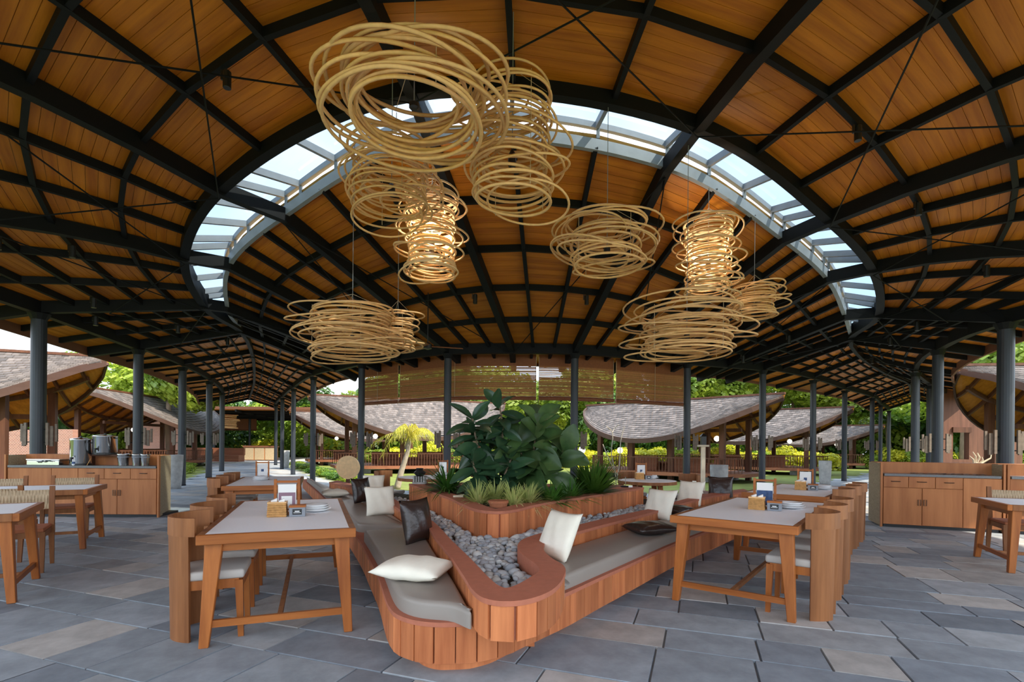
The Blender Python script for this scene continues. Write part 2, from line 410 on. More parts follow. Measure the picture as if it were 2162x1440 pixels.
# wooden ceiling panels made of narrow boards, one object per bay
cells = []
for v in range(NV-1):
    if v == 6: continue
    for u in range(NU-1):
        a, b, c, d = GRID[v][u], GRID[v][u+1], GRID[v+1][u+1], GRID[v+1][u]
        pr = [scr(p) for p in (a, b, c, d)]; m_ = (a+b+c+d)/4
        vis = [q for q in pr if q]
        area = 0
        if len(vis) == 4:
            xs = [min(2162, max(0, q[0])) for q in vis]; ys = [min(1440, max(0, q[1])) for q in vis]
            area = abs(sum(xs[i]*ys[(i+1) % 4]-xs[(i+1) % 4]*ys[i] for i in range(4)))/2
        cells.append((area, v, u, a, b, c, d))
cells.sort(key=lambda q: -q[0])
rest = MB()
def boards(mb, a, b, c, d, org):
    n = max(2, int(round(((d-a).length+(c-b).length)/2/.155)))
    up = (b-a).cross(d-a).normalized()
    if up.z < 0: up = -up
    for k in range(n):
        t0 = k/n; t1 = (k+1)/n
        g = .0035/max(.2, (d-a).length)
        t0 += g; t1 -= g
        p = [a.lerp(d, t0), b.lerp(c, t0), b.lerp(c, t1), a.lerp(d, t1)]
        q = [x + up*.014 - org for x in p]; p = [x - org for x in p]
        mb.add(p+q, [(0,1,2,3),(0,4,5,1),(2,6,7,3)])
cw = MAT['ceil']
for n_, (area, v, u, a, b, c, d) in enumerate(cells):
    if n_ < 300 and area > 0:
        org = (a+b+c+d)/4; ex = (b-a).normalized(); ez = ex.cross(d-a).normalized(); ey = ez.cross(ex)
        M = Matrix((ex, ey, ez)).transposed()
        mb = MB(); Mi = M.transposed()
        boards(mb, Mi@(a-org), Mi@(b-org), Mi@(c-org), Mi@(d-org), Vector((0, 0, 0)))
        if ez.z < 0:     # relief must go upwards in the world
            mb = MB(); up = Vector((0, 0, -1))
            A, B, Cc, D = (Mi@(a-org), Mi@(b-org), Mi@(c-org), Mi@(d-org))
            n2 = max(2, int(round(((D-A).length+(Cc-B).length)/2/.155)))
            for k in range(n2):
                g = .0035/max(.2, (D-A).length); t0 = k/n2+g; t1 = (k+1)/n2-g
                p = [A.lerp(D, t0), B.lerp(Cc, t0), B.lerp(Cc, t1), A.lerp(D, t1)]; q = [x+up*.014 for x in p]
                mb.add(p+q, [(0,1,2,3),(0,4,5,1),(2,6,7,3)])
        o = part('ceiling_panel', mb, cw, ceiling); o.location = org; o.rotation_euler = M.to_euler()
    else:
        boards(rest, a, b, c, d, Vector((0, 0, 0)))
part('ceiling_panels_far', rest, cw, ceiling, kind='stuff')
# roof deck over the boards
mb = MB(); zz = Vector((0, 0, .016)); z2 = Vector((0, 0, .13))
for v in range(NV-1):
    if v == 6: continue
    for u in range(NU-1):
        a, b, c, d = GRID[v][u], GRID[v][u+1], GRID[v+1][u+1], GRID[v+1][u]
        mb.quad(a+zz, b+zz, c+zz, d+zz); mb.quad(a+z2, b+z2, c+z2, d+z2)
part('roof_deck', mb, 'ceil_back', ceiling)
# rafters
for u in range(NU):
    i, s = ucell(u); main = (s == 0)
    wing = i < I1 or i >= I2+1
    w_, h_ = ((.10, .15) if main else (.045, .065)) if wing else ((.14, .23) if main else (.068, .12))
    out = [GRID[v][u] for v in range(0, 7)]; inn = [GRID[v][u] for v in range(7, NV)]
    if main:
        part('main_rafter', MB().beam(out + inn if I1 <= i <= I2 else out + inn[1:], w_, h_), 'steel', ceiling)
    else:
        part('rafter', MB().beam(out, w_, h_), 'steel', ceiling); part('rafter', MB().beam(inn, w_, h_), 'steel', ceiling)
# purlins and ring beams
for v in range(1, NV-1):
    if v in (6, 7): continue
    ring = v in (1, 12)
    for u0, u1, k in ((0, SKY_U0, .5), (SKY_U0, SKY_U1, 1.0), (SKY_U1, NU-1, .5)):
        part('ring_beam' if ring else 'purlin', MB().beam(GRID[v][u0:u1+1], (.15 if ring else .068)*(.5+.5*k), (.25 if ring else .12)*(.75 if ring and k < 1 else k)), 'steel', ceiling)
for v in (0, NV-1):
    part('fascia_board', MB().beam([p+Vector((0, 0, .14)) for p in GRID[v]], .05, .34 if v == 0 else .22), 'fascia', ceiling)
part('ridge_beam', MB().beam(GRID[6][:SKY_U0+1], .1, .2), 'steel', ceiling)
part('ridge_beam', MB().beam(GRID[6][SKY_U1:], .1, .2), 'steel', ceiling)
# tie rods
def rod(a, b): part('tie_rod', MB().tube([a-Vector((0, 0, .27)), b-Vector((0, 0, .27))], .011, 5), 'steel', ceiling)
for i in range(2, NF-3):
    u0 = i*SUB; u1 = u0+SUB
    rod(GRID[6][u0], GRID[3][u1]); rod(GRID[6][u1], GRID[3][u0])
    if i % 2 == 0: rod(GRID[7][u0], GRID[12][u1])
    else: rod(GRID[7][u1], GRID[12][u0])
# ------------------------------------------------------------ skylight
sky = struct('window_1')
f0, f1 = I1*12, I2*12
so = FINE[0][f0:f1+1]; si = FINE[1][f0:f1+1]
NS = len(so)
rise = [min(1.0, (so[k]-si[k]).length/.7) for k in range(NS)]
part('outer_curb', MB().beam([p+Vector((0, 0, .10)) for p in so], .15, .30), 'steel', sky)
part('inner_curb', MB().beam([p+Vector((0, 0, .04)) for p in si], .08, .17), 'grey_steel', sky)
top = [p+Vector((0, 0, .10+.20*r)) for p, r in zip(si, rise)]
part('inner_rail', MB().beam(top, .07, .09), 'grey_steel', sky)
gl = [(p+Vector((0, 0, .12)), q+Vector((0, 0, .02))) for p, q in zip(so, top)]
mull = []
for i in range(I1, I2):
    fr = (0.0, .14, .43, .72) if i < 9 else ((0.0, .33, .67) if i == 9 else (0.0, .28, .57, .86))
    for t in fr: mull.append((i-I1)*12 + t*12)
mull.append(NS-1)
def at(L, t):
    k = min(int(t), len(L)-2); return L[k].lerp(L[k+1], t-k)
GO = [g[0] for g in gl]; GI = [g[1] for g in gl]
for t in mull[1:-1]:
    a, b = at(GO, t), at(GI, t)
    part('mullion', MB().beam([a, b], .06, .11, drop=.01), 'grey_steel', sky)
    part('post', MB().beam([b-Vector((0, 0, .04)), b-Vector((.001, 0, .26))], .06, .05), 'grey_steel', sky)
for t0, t1 in zip(mull[:-1], mull[1:]):
    ks = [t0] + [float(k) for k in range(int(t0)+1, int(math.ceil(t1)))] + [t1]
    if t1 - t0 < .2: continue
    mb = MB()
    for a, b in zip(ks[:-1], ks[1:]): mb.quad(at(GO, a), at(GO, b), at(GI, b), at(GI, a))
    part('pane', mb, 'sky_glass', sky)
# ------------------------------------------------------------ spotlights on the beams
def spot(p, aim=(0, 0, -1)):
    t = thing('spotlight', 'small black cylinder spotlight clamped to a dark ceiling beam', 'spotlight', p, 0, 'spotlights on the ceiling beams')
    part('bracket', MB().box(-.012, .012, -.012, .012, -.05, .06), 'black', t)
    o = part('housing', MB().lathe([(.042, -.13), (.045, -.125), (.045, .06), (.03, .075)], 12, (.06, 0, -.02)), 'black', t)
    return t
for (v, u) in ((5, 25), (3, 20), (4, 20), (5, 31), (5, 33), (4, 36), (3, 36), (3, 18), (3, 22), (2, 17), (10, 23), (10, 26), (10, 29), (10, 31), (10, 34), (9, 38), (4, 39), (4, 41), (11, 20), (4, 16), (11, 38), (5, 14), (5, 44)):
    p = (GRID[v][u]+GRID[v][u+1])/2; spot(p - Vector((0, 0, .2)))
# ============================================================ COLUMNS
ORD = ['first', 'second', 'third', 'fourth', 'fifth', 'sixth', 'seventh', 'eighth', 'ninth', 'tenth']
def column(p, r, top, label):
    t = thing('column', label, 'column', (p.x, p.y, 0), 0, 'dark steel columns')
    part('shaft', MB().lathe([(r, .03), (r, top)], 20), 'column', t, smooth=False)
    part('base_plate', MB().lathe([(r*1.06, 0), (r*1.06, .03)], 20), 'steel', t)
    part('capital', MB().lathe([(r*1.02, 0), (r*1.5, .12)], 12, (0, 0, top)), 'steel', t)
    for s in (-1, 1): pass
    return t
def sconce(p, r, label, h=.46, z=1.25, ang=0.0):
    for s in (-1, 1):
        t = thing('wooden_sconce', label % ('left' if s < 0 else 'right'), 'sconce', (p.x, p.y, z), ang, 'weathered wooden sconces on the columns')
        for za in (.07, h*.7): part('arm', MB().box(min(s*r, s*(r+.1)), max(s*r, s*(r+.1)), -.01, .01, za, za+.02), 'steel', t)
        for k, (dx, w_, z0, z1) in enumerate(((.09, .05, .02, h), (.15, .065, 0, h-.06), (.215, .045, .09, h-.02))):
            part('slat', MB().box(s*(r+dx)-w_/2, s*(r+dx)+w_/2, -.05+.03*k, -.02+.03*k, z0, z1), 'grey_wood', t)
rows = (('left outer row', [4+1, 4, 3, 2, 1], 0), ('right outer row', [13, 14, 15, 16, 17], 0))
k = 0
for nm, idx, _ in rows:
    idl = ([6] + idx) if nm.startswith('left') else idx
    for j, i in enumerate(idl):
        p = FR[i][0]; r = .125 if j == 0 else .11
        column(p, r, p.z-.36, '%s round dark steel column of the %s, counted from the camera' % (ORD[j], nm))
        if j < 4: sconce(p, r, '%%s cluster of weathered wood slats on the %s column of the %s' % (ORD[j], nm))
inner = [FR[1][3], FR[2][3], FR[3][3], FR[4][3], FR[6][3], FR[8][3], FR[10][3], FR[12][3], FR[14][3], FR[15][3], FR[16][3], FR[17][3], FR[18][3], FR[19][3]]
for j, p in enumerate(inner):
    n_ = (ORD[j] + ' from the far left end') if j < 7 else (ORD[13-j] + ' from the far right end')
    column(p, .095, p.z-.36, 'round dark steel column of the courtyard row, %s' % n_)
    if 3 <= j <= 11: sconce(p, .095, '%%s cluster of weathered wood slats on the courtyard column %s' % n_)

# ============================================================ FLOOR AND GROUND
outp = [ST[i][1] + (ST[i][1]-ST[i][2]).normalized()*.7 for i in range(NF)]
inp = [ST[i][12] + (ST[i][12]-ST[i][11]).normalized()*.55 for i in range(NF)]
outp = crom([Vector((p.x, p.y, 0)) for p in outp], 4); inp = crom([Vector((p.x, p.y, 0)) for p in inp], 4)
FP = [(p.x, p.y) for p in outp] + [(p.x, p.y) for p in reversed(inp)]
mb = MB()
for a, b, c, d in zip(outp[:-1], outp[1:], inp[1:], inp[:-1]):
    z0 = Vector((0, 0, -.02)); z1 = Vector((0, 0, -.2))
    mb.quad(a+z0, b+z0, c+z0, d+z0); mb.quad(a+z0, a+z1, b+z1, b+z0); mb.quad(d+z0, c+z0, c+z1, d+z1)
floor = struct('floor', mb, 'grout')
struct('ground_lawn', MB().quad((-90, -40, -.1), (90, -40, -.1), (90, 110, -.1), (-90, 110, -.1)), 'lawn')
# slate slabs laid in courses turned 20 degrees
rs = random.Random(11)
ca, sa = math.cos(R(-20)), math.sin(R(-20))
PAL = ((.31,.345,.38), (.26,.295,.33), (.36,.385,.41), (.40,.39,.375), (.215,.245,.28), (.30,.34,.375), (.44,.425,.405), (.335,.36,.38))
slabs = []
y = -14.0
while y < 40:
    h = rs.choice((.30, .40, .50, .60, .40)); x = -32 + rs.random()
    while x < 32:
        w_ = rs.choice((.40, .60, .80, .60, .90, .50))
        cx = x + w_/2; cy = y + h/2; wx, wy = ca*cx - sa*cy, sa*cx + ca*cy
        if inpoly(wx, wy, FP) and -2.5 < wy < 33: slabs.append((wx, wy, w_, h))
        x += w_
    y += h
def vis(s):
    q = scr((s[0], s[1], 0))
    if not q or q[0] < -60 or q[0] > 2220 or q[1] > 1520: return 0
    return 1/(q[2]**3)
slabs.sort(key=lambda s: -vis(s))
big = MB()
ex, ey = Vector((ca, sa, 0)), Vector((-sa, ca, 0))
for n_, (wx, wy, w_, h) in enumerate(slabs):
    c = PAL[rs.randrange(8)]; f = rs.uniform(.85, 1.12); c = tuple(q*f for q in c); g = .0022; dz = rs.uniform(-.002, .002)
    if n_ < 300:
        mb = MB().tint(c); hx, hy = w_/2-g, h/2-g; e = .006
        mb.add([(-hx,-hy,-.03),(hx,-hy,-.03),(hx,hy,-.03),(-hx,hy,-.03),(-hx+e,-hy+e,0),(hx-e,-hy+e,0),(hx-e,hy-e,0),(-hx+e,hy-e,0)],
               [(4,5,6,7),(0,1,5,4),(1,2,6,5),(2,3,7,6),(3,0,4,7)])
        o = part('stone_slab', mb, 'slate', floor); o.location = (wx, wy, dz); o.rotation_euler = (0, 0, R(-20))
    else:
        big.tint(c); p = Vector((wx, wy, dz)); a = ex*(w_/2-g); b = ey*(h/2-g)
        big.quad(p-a-b, p+a-b, p+a+b, p-a+b)
part('stone_slabs_far', big, 'slate', floor, kind='stuff')

# ============================================================ BENCH, PEBBLE BED, PLANTER
def plan(L, z): return [Vector((p.x, p.y, 0)) for p in (PZ(x, y_, z) for x, y_ in L)]
WZ = .56
w_out = crom(plan([(697,1018),(777,1038),(820,1059),(860,1083),(903,1107),(923,1133),(957,1173),(990,1220),(1007,1245),(1027,1260),(1053,1266),(1087,1266),(1120,1260),(1153,1247),(1174,1230),(1184,1213),(1187,1202),(1181,1192),(1163,1181),(1148,1169),(1141,1158),(1145,1146),(1162,1136),(1197,1127),(1253,1112),(1320,1095),(1367,1083),(1440,1062),(1508,1046),(1580,1037)], WZ), 6)
w_in = crom(plan([(712,1014),(785,1033),(827,1051),(868,1074),(912,1099),(930,1115),(953,1140),(980,1166),(1007,1193),(1033,1220),(1053,1236),(1068,1241),(1087,1236),(1120,1218),(1135,1208),(1138,1201),(1130,1190),(1113,1178),(1100,1168),(1093,1158),(1094,1148),(1103,1139),(1120,1132),(1140,1126),(1187,1116),(1253,1100),(1320,1085),(1367,1075),(1440,1055),(1500,1041),(1570,1032)], WZ), 6)
skirt = crom(plan([(640,1030),(690,1085),(762,1190),(785,1240),(805,1288),(818,1335),(828,1363),(842,1381),(873,1395),(913,1402),(953,1402),(1003,1399),(1037,1392),(1070,1382),(1120,1358),(1187,1327),(1253,1290),(1320,1253),(1430,1192),(1540,1142),(1640,1096)], .10), 6)
bench = thing('banquette_bench', 'wood-clad V-shaped bench with terracotta cap and grey seat pads in the centre', 'bench', (0, 3.2, 0))
def planks(path, z0, z1, wd, th, parent, name='plank', seed=1, side=1):
    rr = random.Random(seed)
    L = resample(path, .01); i = 0
    while i < len(L)-3:
        n = int(wd*rr.uniform(.8, 1.2)*100); j = min(i+n, len(L)-1)
        if j-i < 3: break
        a, b = L[i], L[j]; d = (b-a); ln = d.length; d.normalize(); nrm = Vector((d.y, -d.x, 0))*side
        c = (a+b)/2; mid = L[(i+j)//2]; c = c + nrm*((mid-c).dot(nrm)*.7)
        mb = MB(); e = ln/2-.0018
        mb.obox((0, 0, 0), (e, 0, 0), (0, th/2, 0), (0, 0, (z1-z0)/2))
        o = part(name, mb, 'clad', parent, bevel=.0015, seg=1)
        o.location = Vector((c.x, c.y, (z0+z1)/2)) + nrm*(th/2+rr.uniform(0, .002)) - parent.location
        o.rotation_euler = (0, 0, math.atan2(d.y, d.x)); i = j
# carcass of the seat, hidden under the pads
base_out = skirt + list(reversed([p + Vector((0, 0, 0)) for p in w_in]))
def strip(mb, A, B, z0, z1):
    """solid band between two paths, matched by fraction of length"""
    n = 150
    def fr(P):
        d = [0.0]
        for a, b in zip(P[:-1], P[1:]): d.append(d[-1]+(b-a).length)
        out = []; j = 0
        for k in range(n):
            t = d[-1]*k/(n-1)
            while j < len(P)-2 and d[j+1] < t: j += 1
            q = (t-d[j])/max(1e-6, d[j+1]-d[j]); out.append(P[j].lerp(P[j+1], min(1, q)))
        return out
    A = fr(A); B = fr(B)
    return A, B
def ring_poly(mb, A, B, z0, z1):
    out = [(p.x, p.y) for p in A] + [(p.x, p.y) for p in reversed(B)]
    mb.prism(out, z0, z1)
mb = MB(); ring_poly(mb, w_out, w_in, .352, WZ-.028); part('backrest_core', mb, 'render_cap', bench, tri=True, world=True)
def offset(P, d):
    out = []
    for i, p in enumerate(P):
        a = P[max(0, i-1)]; b = P[min(len(P)-1, i+1)]; t = (b-a).normalized(); out.append(p + Vector((t.y, -t.x, 0))*d)
    return out
w_cap = offset(w_out, .022)
mb = MB(); ring_poly(mb, w_cap, w_in, WZ-.028, WZ); part('backrest_cap', mb, 'render_cap', bench, tri=True, world=True)
planks(w_out, .348, WZ-.029, .115, .016, bench, 'back_plank', 3)
# seat carcass: two bodies left and right of the nose
w_in_c = [p for p in w_in if p.y > 3.45]
mb = MB(); ring_poly(mb, offset(skirt, -.012), w_in_c, .10, .325); part('seat_core', mb, 'render_cap', bench, tri=True, world=True)
mb = MB(); ring_poly(mb, offset(skirt, .020), offset(skirt, -.22), .318, .345); part('seat_cap', mb, 'render_cap', bench, tri=True, world=True)
pl_ = offset(skirt, -.15); i0 = near_i = min(range(len(pl_)), key=lambda i: pl_[i].y)
mb = MB(); ring_poly(mb, pl_, w_in_c, 0, .12); part('plinth', mb, 'clad', bench, tri=True, world=True)
planks(skirt, .105, .318, .118, .016, bench, 'skirt_plank', 5)
# seat pads
def pad(out, z0, z1, name, bv=.032):
    P = resample([Vector((p.x, p.y, 0)) for p in out] + [Vector((out[0].x, out[0].y, 0))], .055)
    if (P[0]-P[-1]).length < .03: P.pop()
    n = len(P)
    if sum(P[i].x*P[(i+1) % n].y - P[(i+1) % n].x*P[i].y for i in range(n)) < 0: P.reverse()
    for _ in range(2): P = [(P[i-1]+P[i]*2+P[(i+1) % n])/4 for i in range(n)]
    def inset(d):
        r = []
        for i in range(n):
            t = (P[(i+2) % n]-P[i-2]).normalized(); r.append(P[i] + Vector((-t.y, t.x, 0))*d)
        return r
    rings = [(inset(0), z0)]
    for k in range(5):
        q = R(90*k/4); rings.append((inset(bv*(1-math.cos(q))), z1-bv+bv*math.sin(q)))
    vs = []; fs = []
    for ring, z in rings: vs += [(p.x, p.y, z) for p in ring]
    for k in range(len(rings)-1):
        for i in range(n): j = (i+1) % n; fs.append((k*n+i, k*n+j, (k+1)*n+j, (k+1)*n+i))
    fs.append(tuple(range((len(rings)-1)*n, len(rings)*n)))
    o = part(name, MB().add(vs, fs), 'leather', bench, smooth=True, tri=True, world=True); return o
def near(P, q): return min(range(len(P)), key=lambda i: (P[i]-q).length)
CZ = .45
sk_in = offset(skirt, -.02); wo_in = offset(w_out, .030)
nose = plan([(1003,1288)], CZ)[0]
seam = plan([(853,1115)], CZ)[0]
i_w_nose = near(wo_in, nose); i_w_seam = near(wo_in, seam)
sdir = Vector((.92, .39, 0))
i_s_seam = min(range(len(sk_in)), key=lambda i: abs((sk_in[i]-wo_in[i_w_seam]).dot(Vector((-.39, .92, 0)))) + (0 if sk_in[i].x < 0 else 9))
i_s_end = min(range(len(sk_in)), key=lambda i: (sk_in[i]-plan([(975,1312)], CZ)[0]).length)
step = 3
padL = sk_in[i_s_seam:i_s_end:step] + [nose + Vector((-.005, -.045, 0)), nose] + list(reversed(wo_in[i_w_seam:i_w_nose:step]))
pad(padL, .345, CZ, 'seat_pad')
i_far = 2
padF = sk_in[1:i_s_seam-1:step] + [sk_in[i_s_seam-1] + Vector((-.004, .009, 0))] + [wo_in[i_w_seam] + Vector((-.008, .016, 0))] + list(reversed(wo_in[i_far:i_w_seam-1:step]))
pad(padF, .345, CZ, 'seat_pad')
tip = plan([(1187,1202)], WZ)[0]
i_tip = near(w_out, tip); fl = plan([(1190,1247)], CZ)[0]; i_sr = near(sk_in, fl)
padR = list(reversed(sk_in[i_sr:-4:step])) + [wo_in[i_tip] + Vector((.01, .01, 0))] + wo_in[i_tip+6:-4:step]
pad(list(reversed(padR)), .345, CZ, 'seat_pad')
# planter
PZT = .72
p_out = crom(plan([(866,1021),(920,1040),(953,1051),(980,1064),(1000,1072),(1020,1077),(1053,1079),(1087,1075),(1120,1067),(1175,1057),(1243,1047),(1357,1029)], PZT), 6)
planter = thing('raised_planter', 'wood-clad corner planter holding the leafy plants behind the bench', 'planter', (0, 5.2, 0))
backL = Vector((-1.15, 8.6, 0)); backR = Vector((1.75, 8.35, 0))
allp = p_out + [backR, backL]
mb = MB(); pin = offset(p_out, -.17); pin2 = pin + [Vector((1.45, 8.15, 0)), Vector((-1.0, 8.4, 0))]
mb.prism([(p.x, p.y) for p in allp], .36, .69); part('planter_core', mb, 'render_cap', planter, tri=True, world=True)
o_ = [(p.x, p.y) for p in offset(p_out, .02)] + [(p.x, p.y) for p in reversed(pin)]
mb = MB().prism(o_, .692, PZT); part('planter_cap', mb, 'render_cap', planter, tri=True, world=True)
mb = MB().prism([(backR.x+.02, backR.y+.02), (backL.x-.02, backL.y+.02), (pin[0].x, pin[0].y), (-.9, 8.3), (.85, 8.1), (.75, 7.2), (pin[-1].x, pin[-1].y), (p_out[-1].x+.02, p_out[-1].y)], .692, PZT)
part('planter_cap', mb, 'render_cap', planter, tri=True, world=True)
planks(p_out, .42, .691, .118, .016, planter, 'planter_plank', 9)
part('soil', MB().prism([(p.x, p.y) for p in pin] + [(.75, 7.2), (.85, 8.1), (-.9, 8.3)], .689, .70), 'soil', planter, tri=True, world=True)
# pebble bed
bed = [(p.x, p.y) for p in offset(w_in, -.03)] + [(p.x, p.y) for p in reversed(offset(p_out, .06))]
mb = MB().prism([(p.x, p.y) for p in w_in] + [(backR.x+.3, backR.y+.4), (backL.x-.4, backL.y+.4)], .33, .44)
part('bed_fill', mb, 'soil', bench, tri=True, world=True)
rs = random.Random(4); pts = []; gridh = {}
def ok(x, y, r):
    gx, gy = int(x/.08), int(y/.08)
    for i in (-1, 0, 1):
        for j in (-1, 0, 1):
            for (a, b, q) in gridh.get((gx+i, gy+j), ()):
                if (a-x)**2 + (b-y)**2 < (.80*(r+q))**2: return False
    return True
for _ in range(60000):
    x = rs.uniform(-3.8, 4.4); y = rs.uniform(2.6, 10.2); r = rs.uniform(.020, .040)
    if inpoly(x, y, bed) and ok(x, y, r):
        pts.append((x, y, r)); gridh.setdefault((int(x/.08), int(y/.08)), []).append((x, y, r))
ico = bmesh.new(); bmesh.ops.create_icosphere(ico, subdivisions=2, radius=1)
IV = [v.co.copy() for v in ico.verts]; IF = [tuple(v.index for v in f.verts) for f in ico.faces]; ico.free()
ico = bmesh.new(); bmesh.ops.create_icosphere(ico, subdivisions=1, radius=1)
JV = [v.co.copy() for v in ico.verts]; JF = [tuple(v.index for v in f.verts) for f in ico.faces]; ico.free()
PC = ((.43,.44,.455), (.35,.36,.385), (.52,.53,.53), (.47,.45,.42), (.30,.32,.35), (.60,.60,.585), (.40,.40,.41))
pm = []
for k in range(9):
    mb = MB().tint(PC[k % 7]); r2 = random.Random(k)
    sx, sy, sz = r2.uniform(1.0, 1.25), r2.uniform(.75, 1.0), r2.uniform(.6, .8)
    mb.add([(p.x*sx*(1+.12*math.sin(5*p.y+k)), p.y*sy*(1+.1*math.sin(4*p.z+k)), p.z*sz) for p in IV], IF); pm.append(mb.mesh('pebble', 'pebble', True))
pts.sort(key=lambda q: q[0]**2+q[1]**2)
mb = MB()
for n_, (x, y, r) in enumerate(pts):
    z = .452 + rs.uniform(0, .022)
    if n_ < 300:
        o = tag(obj('pebble', pm[rs.randrange(9)]), 'smooth grey river pebble in the bed behind the bench backrest', 'pebble', 'river pebbles around the planter')
        o.location = (x, y, z); o.scale = (r*1.18,)*3; o.rotation_euler = (rs.uniform(-.5, .5), rs.uniform(-.5, .5), rs.uniform(0, 6.3))
    else:
        mb.tint(PC[rs.randrange(7)]); q = rs.uniform(0, 3.1); c, s = math.cos(q), math.sin(q)
        mb.add([(x+r*1.2*(p.x*c-p.y*s*.8), y+r*1.2*(p.x*s+p.y*c*.8), z+r*.8*p.z) for p in JV], JF)
o = part('pebbles_far', mb, 'pebble', smooth=True, kind='stuff'); tag(o, 'mass of grey river pebbles filling the far channel beside the planter', 'pebbles')
# ============================================================ DINING TABLES
def make_table(label, loc, rz, L=2.15, W=1.0):
    t = thing('dining_table', label, 'table', (loc[0], loc[1], 0), R(rz), 'rectangular dining tables')
    w2, l2 = W/2, L/2; e = .045
    for (x0, x1, y0, y1) in ((-w2, w2, -l2, -l2+e), (-w2, w2, l2-e, l2)): part('top_edge', MB().box(x0, x1, y0, y1, .685, .75), 'teak', t, bevel=.003, seg=1)
    for (x0, x1) in ((-w2, -w2+e), (w2-e, w2)): part('top_edge', MB().box(x0, x1, -l2+e, l2-e, .685, .75), 'teak_dull', t, bevel=.003, seg=1)
    part('table_top', MB().box(-w2+e, w2-e, -l2+e, l2-e, .70, .7485), 'laminate', t)
    for sx in (-1, 1):
        for sy in (-1, 1):
            part('leg', MB().taper((sx*(w2-.045), sy*(l2-.05), 0), (sx*(w2-.095), sy*(l2-.10), .685), .058, .058, .105, .085), 'teak_v', t, bevel=.004, seg=1)
    for sy in (-1, 1):
        part('apron', MB().box(-w2+.12, w2-.12, sy*(l2-.10)-.015, sy*(l2-.10)+.015, .625, .685), 'teak', t)
        part('end_stretcher', MB().box(-w2+.055, w2-.055, sy*(l2-.06)-.014, sy*(l2-.06)+.014, .125, .172), 'teak', t)
    for sx in (-1, 1): part('apron', MB().box(sx*(w2-.10)-.015, sx*(w2-.10)+.015, -l2+.14, l2-.14, .625, .685), 'teak_dull', t)
    part('centre_stretcher', MB().box(-.016, .016, -l2+.07, l2-.07, .13, .165), 'teak_dull', t)
    return t
TB = {
 'T1': ((-1.97, 4.51), 21, 'white-topped wooden dining table in front on the left, with basket and menu stand'),
 'T2': ((-3.92, 8.25), 20.5, 'white-topped wooden dining table second back on the left, before the long walkway'),
 'T3': ((2.45, 5.07), -37.5, 'white-topped wooden dining table in front on the right, beside the bench'),
 'T4': ((4.17, 7.40), -40, 'white-topped wooden dining table second back on the right'),
 'T5': ((-5.28, 4.10), 123.5, 'wooden dining table cut by the left edge of the picture, nearest the camera'),
 'T6': ((-6.52, 6.40), 117, 'wooden dining table in front of the left counter'),
 'T7': ((6.62, 5.62), 65.5, 'wooden dining table cut by the right edge of the picture'),
}
for k, (loc, rz, lab) in TB.items(): make_table(lab, loc, rz)
def tl(k, x, y):
    (cx, cy), rz, _ = TB[k]; c, s = math.cos(R(rz)), math.sin(R(rz)); return (cx + c*x - s*y, cy + s*x + c*y)
# ============================================================ CHAIRS
def arc_slab(mb, r0, r1, a0, a1, z0, z1, n=8, flare=0.0):
    vs = []; fs = []
    for k in range(n+1):
        q = R(a0 + (a1-a0)*k/n)
        for (r, z) in ((r0-flare, z0), (r1-flare, z0), (r1, z1), (r0, z1)): vs.append((r*math.cos(q), r*math.sin(q), z))
    for k in range(n):
        a = 4*k; b = a+4
        fs += [(a, a+1, b+1, b), (a+1, a+2, b+2, b+1), (a+2, a+3, b+3, b+2), (a+3, a, b, b+3)]
    fs += [(3, 2, 1, 0), (4*n, 4*n+1, 4*n+2, 4*n+3)]
    return mb.add(vs, fs)
def make_barrel(label, loc, rz, group):
    """faces +X; back is a curved band on two curved slabs"""
    t = thing('barrel_chair', label, 'chair', loc, rz, group)
    part('back_band', arc_slab(MB(), .245, .27, 103, 257, .72, .845, 18), 'teak_dull', t)
    for a0, a1 in ((112, 158), (202, 248)): part('back_leg', arc_slab(MB(), .247, .267, a0, a1, 0, .72, 8, .015), 'teak_dull', t)
    for sy in (-1, 1):
        part('front_leg', MB().taper((.215, sy*.19, 0), (.20, sy*.19, .40), .035, .035, .05, .05), 'teak_v', t)
        part('side_rail', MB().box(-.16, .20, sy*.19-.014, sy*.19+.014, .345, .41), 'teak_v', t)
    part('front_rail', MB().box(.185, .222, -.17, .17, .345, .41), 'teak_v', t)
    part('seat_pad', MB().prism([(.235, -.22), (.235, .22), (-.10, .225), (-.19, .14), (-.215, 0), (-.19, -.14), (-.10, -.225)], .41, .475), 'seat_pad', t, bevel=.02, seg=3, smooth=True, tri=True)
    return t
B0 = None
WH = ('nearest the camera', 'in the middle', 'farthest from the camera')
for k, sx, nm in (('T1', -1, 'the front left table'), ('T2', -1, 'the second left table'), ('T3', 1, 'the front right table'), ('T4', 1, 'the second right table')):
    for j in range(3):
        p = tl(k, sx*.47, -.68+.68*j); rz = R(TB[k][1]) + (0 if sx < 0 else math.pi)
        lab = 'curved-back wooden chair at %s, the one %s' % (nm, WH[j])
        if B0 is None: B0 = make_barrel(lab, (p[0], p[1], 0), rz, 'curved-back chairs at the tables')
        else: dup(B0, (p[0], p[1], 0), rz, lab)
